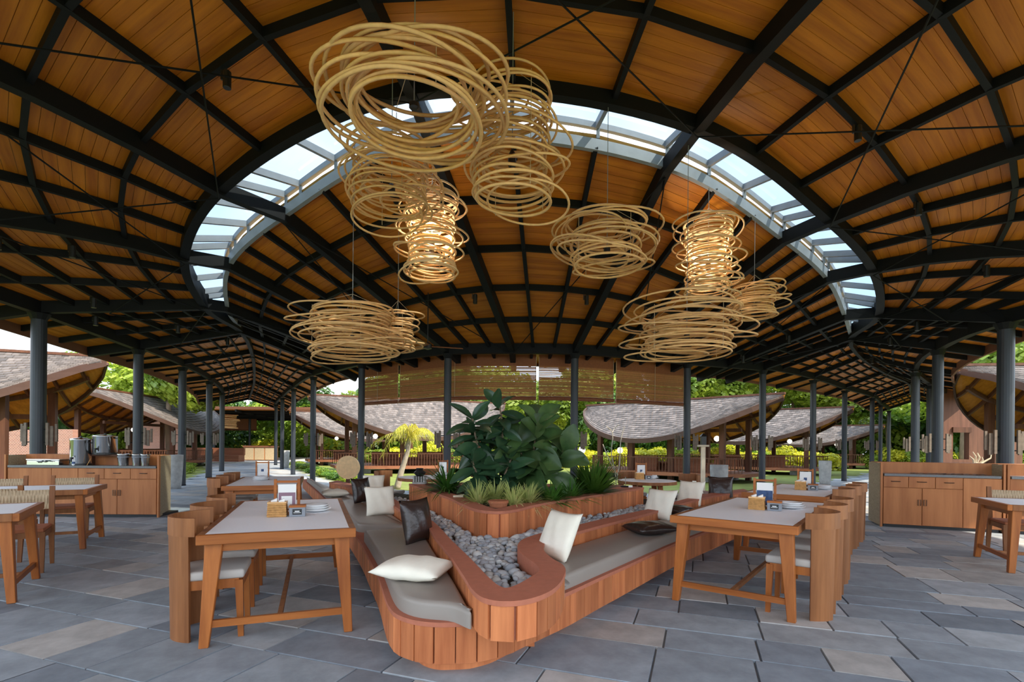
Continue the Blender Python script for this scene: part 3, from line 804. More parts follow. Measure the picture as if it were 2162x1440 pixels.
def make_rope(label, loc, rz, group):
    t = thing('rope_back_chair', label, 'chair', loc, rz, group)
    for sy in (-1, 1):
        part('front_leg', MB().taper((.23, sy*.24, 0), (.21, sy*.24, .42), .032, .032, .045, .045), 'teak_dull', t)
        part('back_leg', MB().taper((-.27, sy*.25, 0), (-.21, sy*.25, .44), .034, .034, .045, .05).taper((-.21, sy*.25, .44), (-.25, sy*.25, .86), .045, .05, .035, .045), 'teak_dull', t)
        part('side_rail', MB().box(-.20, .20, sy*.24-.014, sy*.24+.014, .36, .42), 'teak_dull', t)
    for x in (-.20, .20): part('cross_rail', MB().box(x-.014, x+.014, -.23, .23, .36, .42), 'teak_dull', t)
    part('seat', MB().box(-.22, .245, -.255, .255, .42, .455), 'terracotta', t, bevel=.012, seg=2)
    bk = part('woven_back', MB().obox((-.236, 0, .715), (.004, 0, 0), (0, .225, 0), (0, 0, .105)), 'rope', t)
    mb = MB()
    for i in range(34):
        y = -.222 + .444*i/33; dx = .010 if i % 2 else -.010
        mb.tube([(-.236+dx, y, .612), (-.236-dx, y, .715), (-.238+dx, y, .82)], .0065, 5)
    part('rope_strands', mb, 'rope', bk, kind='stuff')
    return t
g = 'chairs with woven rope backs'
P0 = make_rope('rope-back chair with its back to the camera, between the two left tables', (-5.82, 5.83, 0), R(117), g)
dup(P0, (-5.15, 5.32, 0), R(-56), 'rope-back chair at the far side of the leftmost front table, cut by the frame')
dup(P0, (-6.26, 7.26, 0), R(-63), 'rope-back chair right before the left counter, at the corner of its table')
dup(P0, (-7.00, 6.93, 0), R(-63), 'rope-back chair before the left counter, touching the left picture edge')
dup(P0, (6.45, 6.46, 0), R(245), 'rope-back chair behind the table at the right picture edge')
# ============================================================ COUNTERS
def handle_bar(p, w_, parent): part('handle', MB().tube([(p[0]-w_/2, p[1], p[2]), (p[0]-w_/2+.01, p[1]-.022, p[2]), (p[0]+w_/2-.01, p[1]-.022, p[2]), (p[0]+w_/2, p[1], p[2])], .006, 6), 'black', parent)
def ring_pull(p, parent): part('handle', MB().tube([(p[0]-.018, p[1]-.012, p[2]-.05), (p[0]-.018, p[1]-.012, p[2]+.05), (p[0]+.018, p[1]-.012, p[2]+.05), (p[0]+.018, p[1]-.012, p[2]-.05)], .005, 5, True), 'black', parent)
def counter(label, loc, rz, L, draw, doors, panels, slant=0.0, endcap=None, zt=.92, zs=1.11, dp=.75, left_slant=0.0):
    """front along local +X from the origin, depth along +Y"""
    t = thing('service_counter', label, 'counter', (loc[0], loc[1], 0), rz, 'wooden service counters')
    part('body', MB().prism([(.02, .025), (L-.02, .025), (L-.02+slant, dp-.02), (.02+left_slant, dp-.02)], .05, zt-.04), 'counter', t)
    part('worktop', MB().prism([(.025, -.01), (L-.025, -.01), (L-.03+slant*.5, dp*.5), (.03+left_slant*.5, dp*.5)], zt-.04, zt), 'granite', t)
    part('upstand', MB().prism([(.0+left_slant*.55, dp*.5), (L+slant*.55, dp*.5), (L+slant, dp), (left_slant, dp)], zt-.04, zs), 'counter', t)
    part('plinth', MB().box(.03, L-.03, .05, dp-.1, 0, .05), 'black', t)
    for (x0, x1) in draw:
        d = part('drawer', MB().box(x0+.004, x1-.004, 0, .022, zt-.23, zt-.05), 'counter', t, bevel=.002, seg=1)
        handle_bar(((x0+x1)/2, 0, zt-.13), .13, d)
    for (x0, x1, hx) in doors:
        d = part('door', MB().box(x0+.004, x1-.004, 0, .022, .055, zt-.24), 'counter', t, bevel=.002, seg=1)
        ring_pull((hx, 0, zt-.48), d)
    for (x0, x1) in panels: part('panel', MB().box(x0+.003, x1-.003, 0, .022, .055, zt-.05), 'counter', t, bevel=.002, seg=1)
    for (x, sl) in ((0, left_slant), (L, slant)):
        s = -1 if x == 0 else 1
        part('side_post', MB().box(min(x, x+s*.03), max(x, x+s*.03), -.015, .03, 0, zs), 'counter', t)
        mb = MB().prism([(x, .03), (x+s*.03, .03), (x+s*.03+sl, dp), (x+sl, dp)][::s], .02, zs-.01)
        part('woven_end', mb, 'rattan_weave', t)
    return t
cl = counter('long wooden buffet counter on the left with tea urns on it', (-8.98, 9.10), R(1.5), 2.64,
        [(1.24, 1.70), (1.70, 2.16), (2.16, 2.62)], [(1.24, 1.93, 1.885), (1.93, 2.62, 1.975)], [(.02, .78), (.78, 1.24)], slant=-.27)
cr_ = counter('wooden buffet counter on the right with an empty worktop', (6.41, 8.85), R(-22), 1.62,
        [(.01, .37), (.37, .74), (.74, 1.11)], [(.01, .56, .52), (.56, 1.11, .60)], [(1.11, 1.61)])
c2 = counter('sunlit wooden counter cut by the right picture edge', (6.41+.927*1.70, 8.85-.375*1.70), R(-22), 1.6,
        [], [(.02, .42, .38), (.42, .82, .46)], [(.82, 1.2), (1.2, 1.59)])
# things on the left counter
def on_left(px, y=9.33, z=.92): return ((px-CX)/F*y, y, z)
def urn(loc, r, h, label):
    t = thing('tea_urn', label, 'urn', loc, 0, 'steel urns on the left counter')
    part('body', MB().lathe([(r*.97, 0), (r, .01), (r, h*.9), (r*1.02, h*.91)], 28), 'chrome', t, smooth=True)
    part('lid', MB().lathe([(r*1.03, h*.9), (r*1.02, h*.95), (r*.5, h*.99), (.03, h)], 28), 'chrome', t, smooth=True)
    part('lid_knob', MB().lathe([(.018, h), (.022, h+.03)], 10), 'black', t)
    part('base', MB().lathe([(r*1.02, 0), (r*1.02, .035)], 28), 'black', t)
    part('tap', MB().box(-.014, .014, -r-.055, -r+.01, h*.24, h*.24+.03).box(-.01, .01, -r-.055, -r-.035, h*.24-.05, h*.24), 'black', t)
    for s in (-1, 1): part('handle', MB().box(s*r-.02 if s < 0 else s*r-.01, s*r+.01 if s < 0 else s*r+.02, -.03, .03, h*.8, h*.83), 'black', t)
urn(on_left(171, 9.27), .160, .50, 'tall steel tea urn standing on the left counter beside the bottle')
t = thing('serving_riser', 'dark wooden riser under the lidded pot on the left counter', 'riser', on_left(245, 9.38))
part('top', MB().box(-.46, .50, -.07, .07, .167, .197), 'pav_wood', t)
for x in (-.44, .47): part('leg', MB().box(x-.015, x+.015, -.06, .06, 0, .167), 'pav_wood', t)
urn((on_left(222, 9.38)[0], 9.38, 1.117), .185, .36, 'lidded steel pot with a tap standing on the dark riser')
t = thing('water_bottle', 'white-labelled clear bottle beside the tall steel urn', 'bottle', on_left(158, 9.14))
part('body', MB().lathe([(.035, 0), (.042, .02), (.042, .14), (.016, .19), (.014, .215)], 14), 'ceramic', t, smooth=True)
part('cap', MB().lathe([(.016, .215), (.016, .235)], 10), 'black', t); part('label', MB().lathe([(.0428, .03), (.0428, .07)], 14), 'print_blue', t)
def bucket(px, r, lab, y=9.22):
    t = thing('ice_bucket', lab, 'bucket', on_left(px, y), 0, 'steel buckets on the left counter')
    part('body', MB().lathe([(r*.78, 0), (r*.8, .01), (r, .19), (r*1.06, .195), (r*1.06, .215), (r*.9, .21), (r*.75, .03)], 20), 'chrome', t, smooth=True)
    part('band', MB().lathe([(r*.97, .15), (r*.985, .17)], 20), 'grey_steel', t)
bucket(261, .095, 'left steel ice bucket with flared rim on the left counter'); bucket(289, .075, 'middle plain steel bucket on the left counter'); bucket(307, .072, 'right steel bucket nearest the counter end')
t = thing('chafing_tray', 'flat steel serving tray with tongs on the left counter', 'tray', on_left(104, 9.25))
part('pan', MB().box(-.29, .29, -.13, .10, 0, .085), 'chrome', t, bevel=.01); part('lid', MB().box(-.30, .30, -.135, .105, .085, .11), 'chrome', t, bevel=.01)
part('tongs', MB().tube([(-.05, -.15, .05), (.05, -.15, .09), (.2, -.15, .07)], .008, 5), 'black', t)
part('grip', MB().tube([(-.06, -.135, .06), (-.06, -.17, .07), (.06, -.17, .07), (.06, -.135, .06)], .008, 5), 'black', t)
tag(part('chopstick_bundle', MB().tube([(0, 0, 0), (.05, .02, .12)], .006, 5), 'wicker'), 'thin crossed stirrer leaning by the urn base on the left counter', 'stirrer').location = on_left(184, 9.15, .925)
# things on the right counter
cv = thing('folded_sheet', 'crumpled clear film lying along the right counter worktop', 'film', (6.41+.927*.95+.375*.15, 8.85-.375*.95+.927*.15, .92), R(-22))
mb = MB(); rr = random.Random(2)
for i in range(18):
    for j in range(4):
        f = lambda a, b: (-.5+a/18, -.08+b*.04, .004+.018*abs(math.sin(a*1.7+b*2.1)))
        mb.quad(f(i, j), f(i+1, j), f(i+1, j+1), f(i, j+1))
part('film', mb, 'granite', cv, smooth=True)
t = thing('driftwood_branch', 'bleached branching driftwood ornament behind the right counter', 'driftwood', (PD(2063, 970, 9.9).x, 9.9, 0))
part('stand', MB().taper((0, 0, 0), (0, 0, 1.0), .25, .25, .22, .22), 'stone', t)
for (dx, dz, q) in ((-.12, .22, .02), (-.06, .30, .02), (.03, .28, .024), (.12, .2, .018), (.30, .26, .02)):
    part('branch', MB().tube([(0, 0, 1.0), (dx*.4, .02, 1.0+dz*.35), (dx*.8+.02, 0, 1.0+dz*.7), (dx, .03, 1.0+dz)], [q, q*.9, q*.7, q*.4], 6), 'driftwood', t)
# ============================================================ TABLE SETTINGS
def setting(k, px, base_y, who, prnt, bowls=True, basket=True, rz=0):
    p = PZ(px, base_y, .75); zt = .75; r_ = R(rz)
    c, s = math.cos(r_), math.sin(r_)
    def L(x, y): return (p.x + c*x - s*y, p.y + s*x + c*y, zt)
    if basket:
        b = thing('condiment_basket', 'woven cane basket on ' + who, 'basket', L(0, 0), r_, 'condiment baskets on the tables')
        part('body', MB().taper((0, 0, 0), (0, 0, .115), .145, .12, .135, .11), 'wicker', b)
        mb = MB()
        for i in range(6): mb.box(-.075+.001*i, .075-.001*i, -.064, .064, .008+.018*i, .018+.018*i)
        part('weave', mb, 'wicker', b, kind='stuff'); part('rim', MB().box(-.072, .072, -.06, .06, .112, .122), 'rattan', b)
        for (x, y) in ((-.03, .01), (.03, -.01)): part('sachet', MB().obox((x, y, .12), (.022, .004, .01), (-.004, .02, 0), (0, .004, .018)), 'paper', b)
        g = thing('condiment_box', 'glass-sided wooden box with a black label on ' + who, 'box', L(.155, -.01), r_, 'condiment boxes on the tables')
        part('box', MB().box(-.062, .062, -.05, .05, 0, .075), 'grey_steel', g, bevel=.003); part('wood_rim', MB().box(-.064, .064, -.052, .052, .075, .092), 'teak', g)
        lb = part('label', MB().box(-.036, .036, -.0525, -.0505, .016, .062), 'black', g)
        part('print', MB().box(-.018, .018, -.0535, -.0528, .040, .048), 'paper', lb); part('print', MB().box(-.028, .028, -.0535, -.0528, .030, .034), 'paper', lb)
        q = L(.06, .12)
    else: q = L(0, 0)
    f = thing('menu_stand', 'wooden menu frame holding a printed card on ' + who, 'menu stand', q, r_, 'menu stands on the tables')
    for x in (-.092, .092): part('upright', MB().box(x-.011, x+.011, -.011, .011, .014, .30), 'teak', f)
    part('crossbar', MB().box(-.081, .081, -.008, .008, .268, .287), 'teak', f); part('foot', MB().box(-.105, .105, -.05, .05, 0, .014), 'teak', f)
    cd = part('card', MB().box(-.072, .072, -.003, .003, .03, .255), 'paper', f)
    if prnt == 'mauve':
        part('print', MB().box(-.066, .066, -.0045, -.0035, .034, .185), 'print_mauve', cd); part('print', MB().box(-.045, .04, -.0058, -.0048, .045, .155), 'paper', cd)
    elif prnt == 'blue': part('print', MB().box(-.070, .070, -.0045, -.0035, .033, .178), 'print_blue', cd)
    else:
        part('print', MB().box(-.03, .03, -.0045, -.0035, .045, .065), 'granite', cd)
        part('print', MB().box(-.02, .02, -.0045, -.0035, .13, .17), 'print_blue', cd)
    if bowls:
        q = L(.28, .26) if basket else L(0, -.19)
        for i in range(3):
            bw = tag(part('bowl' if i == 2 else 'plate', MB().lathe([(.05, 0), (.09, .008), (.135-.012*i, .026), (.13-.012*i, .03), (.09, .016), (.04, .012)], 26), 'ceramic', smooth=True),
                     '%s white ceramic plate of the stack on %s' % (('bottom', 'middle', 'top')[i], who), 'plate', 'white plates on the tables')
            bw.location = (q[0], q[1], zt+.018*i)
setting('T1', 586, 1090, 'the front left table', 'mauve', rz=18)
setting('T3', 1598, 1075, 'the front right table', 'blue', rz=-30)
setting('T2', 554, 1012, 'the second left table', 'text', basket=False, rz=20)
setting('T4', 1690, 1034, 'the second right table', 'text', rz=-30)
# ============================================================ CUSHIONS
def pillow(name, loc, w_, h, t, rot, mat, label, cat='cushion'):
    n = 14; mb = MB(); vs = []; fs = []
    rr = random.Random(sum(map(ord, label)))
    ph = [rr.uniform(0, 6) for _ in range(4)]
    for s in (1, -1):
        for i in range(n+1):
            for j in range(n+1):
                u = -1+2*i/n; v = -1+2*j/n
                x = w_/2*u*(1-.09*(1-v*v)*u*u); y = h/2*v*(1-.09*(1-u*u)*v*v)
                e = max(0, (1-u*u)*(1-v*v))
                z = s*t/2*(e**.42)*(1+.05*math.sin(4*u+ph[0])*math.cos(3*v+ph[1])) + .006*math.sin(9*u+ph[2]+3*v)*e
                vs.append((x, y, z))
    m = (n+1)**2
    for i in range(n):
        for j in range(n):
            a = i*(n+1)+j; fs.append((a, a+n+1, a+n+2, a+1)); fs.append((m+a, m+a+1, m+a+n+2, m+a+n+1))
    mb.add(vs, fs)
    me = mb.mesh(name, mat, True); bm = bmesh.new(); bm.from_mesh(me); bmesh.ops.remove_doubles(bm, verts=bm.verts, dist=1e-4); bm.to_mesh(me); bm.free()
    for p in me.polygons: p.use_smooth = True
    o = tag(obj(name, me), label, cat, 'throw cushions on the bench'); o.location = loc; o.rotation_euler = rot
    return o
def lean(px, py_bottom, zb, size, tilt, yaw, mat, label, t=.13, dz=.0):
    p = PZ(px, py_bottom, zb)
    h = size/2
    return pillow('throw_cushion', (p.x, p.y, zb + h*math.sin(tilt)*.93 + dz), size, size, t, (tilt, 0, yaw), mat, label)
pillow('throw_cushion', (PZ(876,1197,.52).x, PZ(876,1197,.52).y, .515), .47, .44, .14, (0, R(2), R(-12)), 'canvas', 'cream cushion lying flat at the near left end of the bench')
lean(880, 1142, .45, .42, R(78), R(62), 'brown_leather', 'glossy dark brown leather cushion standing against the left backrest, nearest one')
lean(803, 1086, .45, .40, R(70), R(32), 'canvas', 'cream cushion leaning on the left backrest between two brown ones')
lean(763, 1060, .45, .40, R(78), R(64), 'brown_leather', 'dark brown leather cushion farther along the left bench')
lean(788, 1040, .56, .36, R(55), R(10), 'canvas', 'cream cushion propped on the left backrest cap behind the far brown cushion')
pillow('throw_cushion', (PZ(708,1040,.52).x, PZ(708,1040,.52).y, .515), .45, .40, .13, (0, 0, R(25)), 'canvas', 'cream cushion lying flat at the far left of the bench')
lean(1178, 1176, .45, .42, R(66), R(-58), 'canvas', 'cream cushion leaning in the corner at the start of the right bench')
pillow('throw_cushion', (PZ(1372,1112,.52).x, PZ(1372,1112,.52).y, .51), .47, .40, .13, (0, 0, R(20)), 'brown_leather', 'dark brown leather cushion lying flat on the right bench')
lean(1392, 1094, .45, .42, R(64), R(-48), 'canvas', 'cream cushion leaning on the right backrest behind the flat brown one')
pillow('throw_cushion', (PZ(1428,1075,.52).x, PZ(1428,1075,.52).y, .51), .44, .40, .12, (0, 0, R(40)), 'brown_leather', 'dark cushion lying half hidden behind the front right table')
lean(1457, 1066, .45, .42, R(66), R(-45), 'canvas', 'cream cushion leaning farther along the right backrest')
lean(1521, 1054, .45, .42, R(76), R(-20), 'brown_leather', 'dark brown leather cushion standing at the far end of the right bench')
# ============================================================ RATTAN CHANDELIERS
def ceil_z(x, y):
    best = None
    for v in range(NV):
        for u in range(NU):
            p = GRID[v][u]; d = (p.x-x)**2 + (p.y-y)**2
            if best is None or d < best[0]: best = (d, p.z)
    return best[1]
def chandelier(px, d, z0, z1, Rm, rc, n, nout, seed, label, mat='rattan', cable=True, r=.0135, seg=36, tl_=.22, fill_power=0):
    rr = random.Random(seed); x = (px-CX)/F*d
    t = thing('rattan_chandelier', label, 'chandelier', (x, d, z0), 0, 'coiled rattan chandeliers')
    H = z1-z0
    def ring(R_, z, ox, oy, tilt, az, ell, rad):
        pts = []; e1 = Vector((math.cos(az), math.sin(az), 0)); e2 = Vector((-math.sin(az)*math.cos(tilt), math.cos(az)*math.cos(tilt), math.sin(tilt)))
        ph = rr.uniform(0, 6)
        for k in range(seg):
            q = 2*math.pi*k/seg; w_ = 1+.035*math.sin(2*q+ph)+.02*math.sin(3*q)
            pts.append(Vector((ox, oy, z)) + e1*(R_*w_*math.cos(q)) + e2*(R_*ell*w_*math.sin(q)))
        part('rattan_ring', MB().tube(pts, rad, 5, True), mat, t, smooth=True)
    n = int(n*1.35); nout = int(nout*1.3)
    for k in range(n):
        f = k/(n-1); q = rc*(1 - .16*math.sin(math.pi*f*1.1)*(1 if k % 2 else .3) + rr.uniform(-.07, .07))
        ring(q, H*f, rr.uniform(-.05, .05)*Rm, rr.uniform(-.05, .05)*Rm, rr.uniform(-.05, .05), rr.uniform(0, 6), rr.uniform(.93, 1.0), r*rr.choice((1, 1, 1.25)))
    for k in range(nout):
        f = (k+.5)/nout; q = rr.uniform(.62, .95)*Rm; off = Rm-q; az = rr.uniform(0, 6.28)
        ring(q, H*min(1, max(0, f+rr.uniform(-.06, .06))), off*math.cos(az)*1.2, off*math.sin(az)*1.2, rr.uniform(-tl_, tl_), rr.uniform(0, 6), rr.uniform(.82, 1.0), r)
    for k in range(4):
        q = 1.57*k+.5; part('string', MB().tube([(rc*.95*math.cos(q), rc*.95*math.sin(q), 0), (rc*.95*math.cos(q), rc*.95*math.sin(q), H)], .0035, 4), 'rope', t)
    if cable:
        zc = ceil_z(x, d)-z0-.05
        part('cable', MB().tube([(0, 0, H*.35), (0, 0, zc)], .005, 5), 'grey_steel', t)
        part('lamp_holder', MB().lathe([(.03, H*.3), (.045, H*.33), (.045, H*.42), (.015, H*.47)], 10), 'black', t)
        for q in (0, 2.1, 4.2): part('hanger', MB().tube([(rc*.9*math.cos(q), rc*.9*math.sin(q), H), (0, 0, min(zc, H+.25))], .003, 4), 'rope', t)
    if fill_power:  # added point light, stands in for sun falling through the skylight
        ld = bpy.data.lights.new('added_fill_light', 'POINT'); ld.energy = fill_power; ld.color = (1, .93, .82); ld.shadow_soft_size = .05
        lo = bpy.data.objects.new('added_fill_light', ld); C.objects.link(lo); lo.parent = t; lo.location = (0, 0, H*.5)
    return t
chandelier(868, 4.60, 4.24, 4.66, .84, .60, 7, 7, 3, 'largest rattan chandelier, nearest the camera, high up left of centre', r=.0185, seg=48, tl_=.13)
chandelier(822, 6.30, 4.22, 4.95, .64, .47, 9, 7, 5, 'rattan chandelier hanging behind and below the largest one')
chandelier(1076, 5.60, 4.02, 5.22, .63, .42, 15, 9, 8, 'tall rattan chandelier just right of the largest one', seg=42)
chandelier(908, 7.60, 3.86, 5.02, .54, .36, 20, 10, 13, 'tall brightly lit rattan chandelier left of centre', 'pale_rattan', fill_power=9)
chandelier(1278, 7.00, 3.82, 4.40, .80, .50, 8, 8, 21, 'wide rattan chandelier hanging alone right of centre')
chandelier(1492, 8.60, 3.92, 5.12, .56, .38, 20, 10, 34, 'tall brightly lit rattan chandelier at the right', 'pale_rattan', fill_power=9)
chandelier(1590, 9.20, 3.70, 4.20, .60, .36, 9, 5, 55, 'small rattan chandelier at the far right of the group')
chandelier(1448, 7.60, 2.74, 3.38, .97, .68, 11, 9, 89, 'low wide rattan chandelier at the right, under the tall lit one')
chandelier(742, 8.20, 2.76, 3.50, .96, .64, 13, 9, 144, 'low wide rattan chandelier at the left')
chandelier(838, 8.90, 3.00, 3.60, .44, .28, 9, 5, 233, 'small rattan chandelier overlapping the low wide one at the left')
chandelier(416, 38.0, 2.7, 3.5, .95, .75, 7, 4, 1, 'distant rattan chandelier left of the walkway columns', 'pale_rattan', False, .035, 18)
chandelier(482, 40.0, 2.5, 3.5, .75, .6, 9, 4, 2, 'distant tall rattan chandelier at the end of the walkway', 'pale_rattan', False, .035, 18)
# ceiling fan
t = thing('ceiling_fan', 'ceiling fan with wooden blades near the left courtyard column', 'fan', (PD(903, 731, 11.0).x, 11.0, PD(903, 731, 11.0).z))
part('motor', MB().lathe([(.03, -.07), (.09, -.05), (.09, .04), (.03, .08)], 14), 'black', t); part('rod', MB().tube([(0, 0, .07), (0, 0, ceil_z(t.location.x, 11.0)-t.location.z)], .012, 6), 'black', t)
for q in (.3, 2.4, 4.5): part('blade', MB().obox((.42*math.cos(q), .42*math.sin(q), 0), (.34*math.cos(q), .34*math.sin(q), 0), (-.07*math.sin(q), .07*math.cos(q), .02), (0, 0, .006)), 'teak_dull', t)
# ============================================================ BAMBOO BLINDS
ev = crom([ST[i][12].lerp(ST[i][13], .50) for i in range(NF)], 40)
def ev_at(px): return min((p for p in ev if 10 < p.y < 20), key=lambda p: abs(scr((p.x, p.y, 3))[0]-px))
rr = random.Random(5)
BL = ((768, 841, 'narrow leftmost rolled bamboo blind'), (845, 1133, 'wide bamboo blind hanging behind the middle columns'), (1138, 1296, 'bamboo blind right of the middle'), (1299, 1442, 'rightmost bamboo blind above the courtyard'))
for a, b, lab in BL:
    i0 = ev.index(ev_at(a)); i1 = ev.index(ev_at(b))
    path = [Vector((p.x, p.y, 0)) for p in ev[i0:i1+1]]; path = [path[0]] + resample(path, .35)[1:-1] + [path[-1]]
    t = thing('bamboo_blind', lab, 'blind', (path[0].x, path[0].y, 2.5), 0, 'bamboo roller blinds')
    def strip(z0, z1, th, col, name, mat='bamboo', kind=None):
        mb = MB().tint(col); mb.beam([p + Vector((0, 0, z1)) for p in path], th, z1-z0); return part(name, mb, mat, t, world=True, kind=kind)
    strip(3.46, 3.76, .02, (.26, .085, .03), 'valance')
    mb = MB(); z = 2.66
    while z < 3.46:
        f = rr.uniform(.75, 1.2); mb.tint((.40*f, .155*f, .050*f)); h = rr.choice((.018, .022, .026))
        mb.beam([p + Vector((0, 0, z+h)) for p in path], .008, h); z += h + rr.choice((.001, .002, .007, .002))
    part('slats', mb, 'bamboo', t, world=True, kind='stuff')
    pts = [p + Vector((0, 0, 2.60)) for p in path]
    o = part('bottom_roll', MB().tint((.22, .07, .03)).tube(pts, .055, 8), 'bamboo', t, world=True, smooth=True)
    for q in (path[0], path[-1], path[len(path)//2]): part('cord', MB().tube([q+Vector((0, -.03, 2.5)), q+Vector((0, -.03, 3.7))], .006, 4), 'rope', t, world=True)
# ============================================================ PLANTS IN THE PLANTER
def leaf_mesh(name, mat, w_=.42, n=6, fold=.12, droop=.25, shape=1.0):
    vs = []; fs = []
    for i in range(n+1):
        t_ = i/n; hw = w_/2*math.sin(math.pi*(t_**shape*.94+.03))**.8; z = -droop*t_*t_
        vs += [(-hw, t_, z+fold*hw*2), (-hw*.5, t_, z+fold*hw*1.3), (0, t_, z), (hw*.5, t_, z+fold*hw*1.3), (hw, t_, z+fold*hw*2)]
    for i in range(n):
        for j in range(4): a = i*5+j; fs.append((a, a+1, a+6, a+5))
    return MB().add(vs, fs).mesh(name, mat, True)
def orient(o, p, d, up, s):
    d = Vector(d).normalized(); x = d.cross(Vector(up))
    if x.length < 1e-3: x = d.cross(Vector((1, 0, .1)))
    x.normalize(); z = x.cross(d)
    o.matrix_local = Matrix.Translation(p) @ Matrix((x, d, z)).transposed().to_4x4() @ Matrix.Scale(s, 4)
ru = leaf_mesh('leaf', 'leaf_rubber', .44, fold=.16, droop=.22)
fi = leaf_mesh('leaf', 'leaf_fig', .66, n=8, fold=.22, droop=.30, shape=1.3)
rr = random.Random(12)
base = Vector((-.22, 6.35, .66))
t = thing('rubber_plant', 'tall rubber plant with glossy dark oval leaves in the planter', 'plant', base)
stems = [[(0, 0, 0), (-.10, 0, .35), (-.22, -.02, .75), (-.27, -.05, 1.02)], [(.05, .05, 0), (.08, .05, .5), (.10, .03, .9), (.06, 0, 1.20)], [(.02, -.05, 0), (.12, -.1, .3), (.22, -.12, .55)], [(-.02, -.04, 0), (-.16, -.15, .25), (-.26, -.2, .5)]]
for si_, S in enumerate(stems):
    P = crom(S, 6); part('stem', MB().tube(P, .012, 6), 'bark', t)
    cnt = (40, 28, 20, 22)[si_]
    for k in range(cnt):
        f = .22 + .78*k/(cnt-1); x_ = f*(len(P)-1.001); p = P[int(x_)].lerp(P[int(x_)+1], x_-int(x_))
        q = 2.4*k + si_; up_ = .95 if k > cnt-4 else rr.uniform(-.9, .5)
        o = obj('leaf', ru, t); orient(o, p, (math.cos(q), math.sin(q), up_), (rr.uniform(-.6, .6), -.5, rr.uniform(.2, 1)), rr.uniform(.27, .38))
base = Vector((.30, 6.45, .66))
t = thing('fiddle_leaf_fig', 'fiddle leaf fig with very broad veined leaves in the planter', 'plant', base)
stems = [[(0, 0, 0), (-.05, 0, .3), (-.03, 0, .6), (.02, 0, .95)], [(0, 0, .1), (.18, .02, .35), (.38, .0, .6)], [(0, 0, .1), (-.12, .02, .35), (-.22, -.04, .75)]]
for si_, S in enumerate(stems):
    P = crom(S, 6); part('stem', MB().tube(P, [.02-.012*i/(len(P)-1) for i in range(len(P))], 6), 'bark', t)
    cnt = (22, 13, 14)[si_]
    for k in range(cnt):
        f = .35 + .65*k/(cnt-1); x_ = f*(len(P)-1.001); p = P[int(x_)].lerp(P[int(x_)+1], x_-int(x_))
        q = 2.4*k + 1.3*si_; up_ = 1.3 if k > cnt-3 else rr.uniform(-.8, .9)
        o = obj('leaf', fi, t); orient(o, p, (math.cos(q), math.sin(q)*.6-.2, up_), (rr.uniform(-.8, .8), -.7, rr.uniform(.1, 1.0)), rr.uniform(.34, .48))
def tuft(name, label, loc, n, ln, w_, mat, spread=1.0, cat='plant', group=None, seed=1, droop=.9):
    t = thing(name, label, cat, loc, 0, group); r2 = random.Random(seed); mb = MB()
    for k in range(n):
        q = r2.uniform(0, 6.28); L = ln*r2.uniform(.6, 1.1); el = r2.uniform(.2, 1.3); h = Vector((math.cos(q), math.sin(q), 0)); sd = Vector((-math.sin(q), math.cos(q), 0))
        pr = None
        for i in range(5):
            f = i/4; p = h*(L*spread*math.cos(el)*f+.02) + Vector((0, 0, L*(math.sin(el)*f - droop*.55*f*f))) ; ww = w_*(1-f*f*.95)
            cur = (p-sd*ww, p+sd*ww)
            if pr: mb.quad(pr[0], pr[1], cur[1], cur[0])
            pr = cur
    part('foliage', mb, mat, t, kind='stuff'); part('crown_base', MB().lathe([(.03, -.02), (.04, .02), (.02, .05)], 8), 'bark', t)
    return t
sp_ = ((1010, 1052, 5.75, 'left'), (1045, 1040, 5.95, 'middle'), (1085, 1058, 5.6, 'front middle'), (1115, 1050, 5.75, 'right'))
for k, (px, py, d, nm) in enumerate(sp_):
    tuft('spider_plant', 'striped spider plant, %s one, spilling along the planter front' % nm, (PD(px, py, d).x, d, .67), 200, .50, .008, 'leaf_spider', spread=.8, droop=.7, seed=k, group='spider plants')
tuft('dwarf_palm', 'dark feathery palm at the left end of the planter', (PD(945, 1030, 7.0).x, 7.0, .70), 220, .75, .014, 'leaf_fern', seed=9, droop=.7)
tuft('leafy_shrub', 'dense dark green shrub at the right end of the planter', (PD(1252, 1030, 7.0).x, 7.0, .69), 520, .58, .022, 'leaf_dark', seed=10, droop=.25)
tuft('low_fern', 'low green fern right of the spider plants', (PD(1165, 1045, 6.0).x, 6.0, .67), 190, .45, .013, 'leaf_fern', seed=14, droop=.6)
tuft('low_fern', 'low green fern beside the dense shrub', (PD(1205, 1035, 6.5).x, 6.5, .67), 190, .45, .013, 'leaf_fern', seed=15, droop=.6)
tag(part('plant_pot', MB().lathe([(.075, 0), (.10, .10), (.108, .10), (.108, .125), (.09, .12)], 18), 'terracotta', smooth=False), 'terracotta pot sunk at the front corner of the planter', 'pot').location = (PD(1052, 1060, 5.35).x, 5.42, .645)
o = tag(part('driftwood_log', MB().tube(crom([(-.16, 0, .03), (-.02, .02, .05), (.12, 0, .12), (.2, .01, .14)], 4), .03, 8), 'driftwood', smooth=True), 'pale driftwood log lying by the palm in the planter', 'driftwood'); o.location = (PD(985, 1040, 6.2).x, 6.2, .68)
